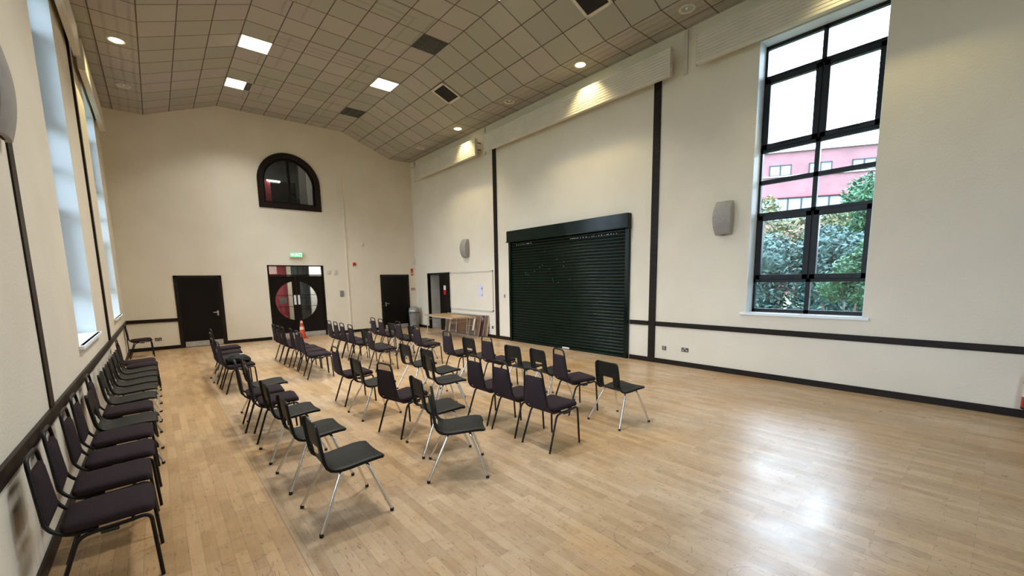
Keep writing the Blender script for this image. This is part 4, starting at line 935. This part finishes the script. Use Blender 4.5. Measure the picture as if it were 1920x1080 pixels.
for c in [-5.4, -3.5, -1.62, .02, 1.72, 3.4, 5.1]:
    f_ = MB(); w_ = .46
    for a, b in ((c-w_, c-w_+.04), (c+w_-.04, c+w_), (c-.03, c+.03)): f_.box(uu(a), uu(b), -.10, -.02, zz(6.54), zz(7.02))
    f_.box(uu(c-w_), uu(c+w_), -.10, -.02, zz(6.98), zz(7.03)); f_.box(uu(c-w_), uu(c+w_), -.10, -.02, zz(6.52), zz(6.57))
    fo = f_.build('window', 'frame', fb); MB().box(uu(c-w_+.03), uu(c+w_-.03), -.05, -.03, zz(6.56), zz(6.99)).build('pane', 'glass_far', fo)
f_ = MB(); x = -8.5
while x < 8.5: f_.box(uu(x-.03), uu(x+.03), -.14, -.02, zz(4.4), zz(5.48)); x += .56
f_.box(uu(-8.6), uu(8.6), -.14, -.02, zz(5.44), zz(5.50)); f_.box(uu(-8.6), uu(8.6), -.14, -.02, zz(4.38), zz(4.46))
fo = f_.build('window', 'frame', fb); MB().box(uu(-8.6), uu(8.6), -.06, -.03, zz(4.42), zz(5.46)).build('pane', 'glass_far', fo)

def leaves(mb, centre, rad, n, size, squash=(1, 1, 1), shell=.55):
    for _ in range(n):
        while True:
            d = Vector((random.uniform(-1, 1), random.uniform(-1, 1), random.uniform(-1, 1)))
            if .05 < d.length < 1: break
        d = d.normalized()*(shell+(1-shell)*random.random())
        p = Vector(centre)+Vector((d.x*rad*squash[0], d.y*rad*squash[1], d.z*rad*squash[2]))
        if p.z < -.3: continue
        l_ = size*random.uniform(.7, 1.3); a = Vector((random.uniform(-1, 1), random.uniform(-1, 1), random.uniform(-.6, .9))).normalized()
        b = a.cross(Vector((random.uniform(-1, 1), random.uniform(-1, 1), random.uniform(-1, 1)))).normalized()*l_*.2; a = a*l_*.5
        c = a.cross(b).normalized()*l_*.06
        v = [mb.bm.verts.new(q) for q in (p-a, p+b+c, p+a, p-b+c)]
        mb.bm.faces.new((v[0], v[1], v[2])); mb.bm.faces.new((v[0], v[2], v[3]))
def shrub(name, label, cat, x, y, blobs, m, size, trunk_h, group=None, dens=1.0):
    r = thing(name, label, cat, (x, y, -.35), 0, group)
    mb = MB()
    for (dx, dy, z, rad) in blobs:
        leaves(mb, (dx, dy, z+.35), rad, int(5200*dens*rad*rad/(size/.11)**2), size, shell=.62)
        if dens >= 1:      # dense inner growth
            q = bmesh.ops.create_icosphere(mb.bm, subdivisions=3, radius=rad*.60, matrix=Matrix.Translation((dx, dy, max(z+.35, rad*.7))))
            for v in q['verts']: v.co += Vector((noise.noise(v.co*3), noise.noise(v.co*3+Vector((7, 0, 0))), noise.noise(v.co*3+Vector((0, 7, 0)))))*rad*.22
    mb.build('foliage', m, r, recalc=False)
    mb = MB()
    for k in range(4):
        a = k*PI/2+.4; top = Vector((.45*math.cos(a), .45*math.sin(a), trunk_h))
        mb.tube(fillet([(0.04*math.cos(a), .04*math.sin(a), 0), (.12*math.cos(a), .12*math.sin(a), trunk_h*.5), top], .3, 4), [.05-.035*q/6 for q in range(7)][:len(fillet([(0, 0, 0), (1, 0, 0), (2, 1, 0)], .3, 4))] or .03, 7)
    mb.build('branches', 'bark', r, smooth=True)
random.seed(11)
shrub('laurel_shrub', 'dark laurel shrub filling the lower left panes of the tall window', 'shrub', 11.9, 4.45, [(0, 0, 1.2, .95), (.2, -.4, 2.1, .8), (-.1, .4, 2.2, .8), (0, -.2, .4, .8), (.3, .5, 1.5, .8)], 'leaf_dark', .13, 2.0, 'shrubs outside the tall window')
shrub('laurel_shrub', 'dark laurel shrub behind the lower right panes of the tall window', 'shrub', 12.0, 2.75, [(0, 0, .9, .8), (.2, .2, 1.6, .75), (.1, -.4, 1.4, .8), (0, .2, .3, .7), (.4, .2, 2.3, .7), (.3, -.4, 2.2, .6)], 'leaf_dark', .13, 1.8, 'shrubs outside the tall window')
shrub('green_bush', 'bright green bush at the right side of the tall window', 'bush', 10.35, 2.0, [(0, 0, 1.85, .36), (0, .28, 1.55, .30), (.1, -.35, 2.1, .42), (0, -.3, 1.5, .4)], 'leaf_green', .09, 1.6, 'shrubs outside the tall window')
shrub('green_tree', 'pale green tree rising at the right edge of the tall window', 'tree', 15.2, 2.1, [(0, 0, 3.6, .9), (.2, .6, 3.9, .7), (-.2, -.8, 4.2, 1.0), (.3, .3, 3.0, .9), (0, .9, 3.2, .7)], 'leaf_green', .14, 3.2, 'trees outside the tall window')
shrub('autumn_tree', 'yellowing young tree in front of the ribbon windows', 'tree', 14.6, 4.6, [(0, .4, 3.4, .55), (.1, .55, 3.9, .4), (.2, -.3, 3.2, .5), (0, -.1, 2.7, .8)], 'leaf_autumn', .15, 3.2, 'trees outside the tall window', .45)
shrub('autumn_sapling', 'thin sapling with yellow leaves behind the right panes of the tall window', 'tree', 13.2, 3.15, [(.1, .05, 3.1, .3), (0, -.25, 3.25, .28), (.1, .2, 2.6, .35), (.1, .0, 2.2, .4)], 'leaf_autumn', .13, 2.9, 'trees outside the tall window', .5)
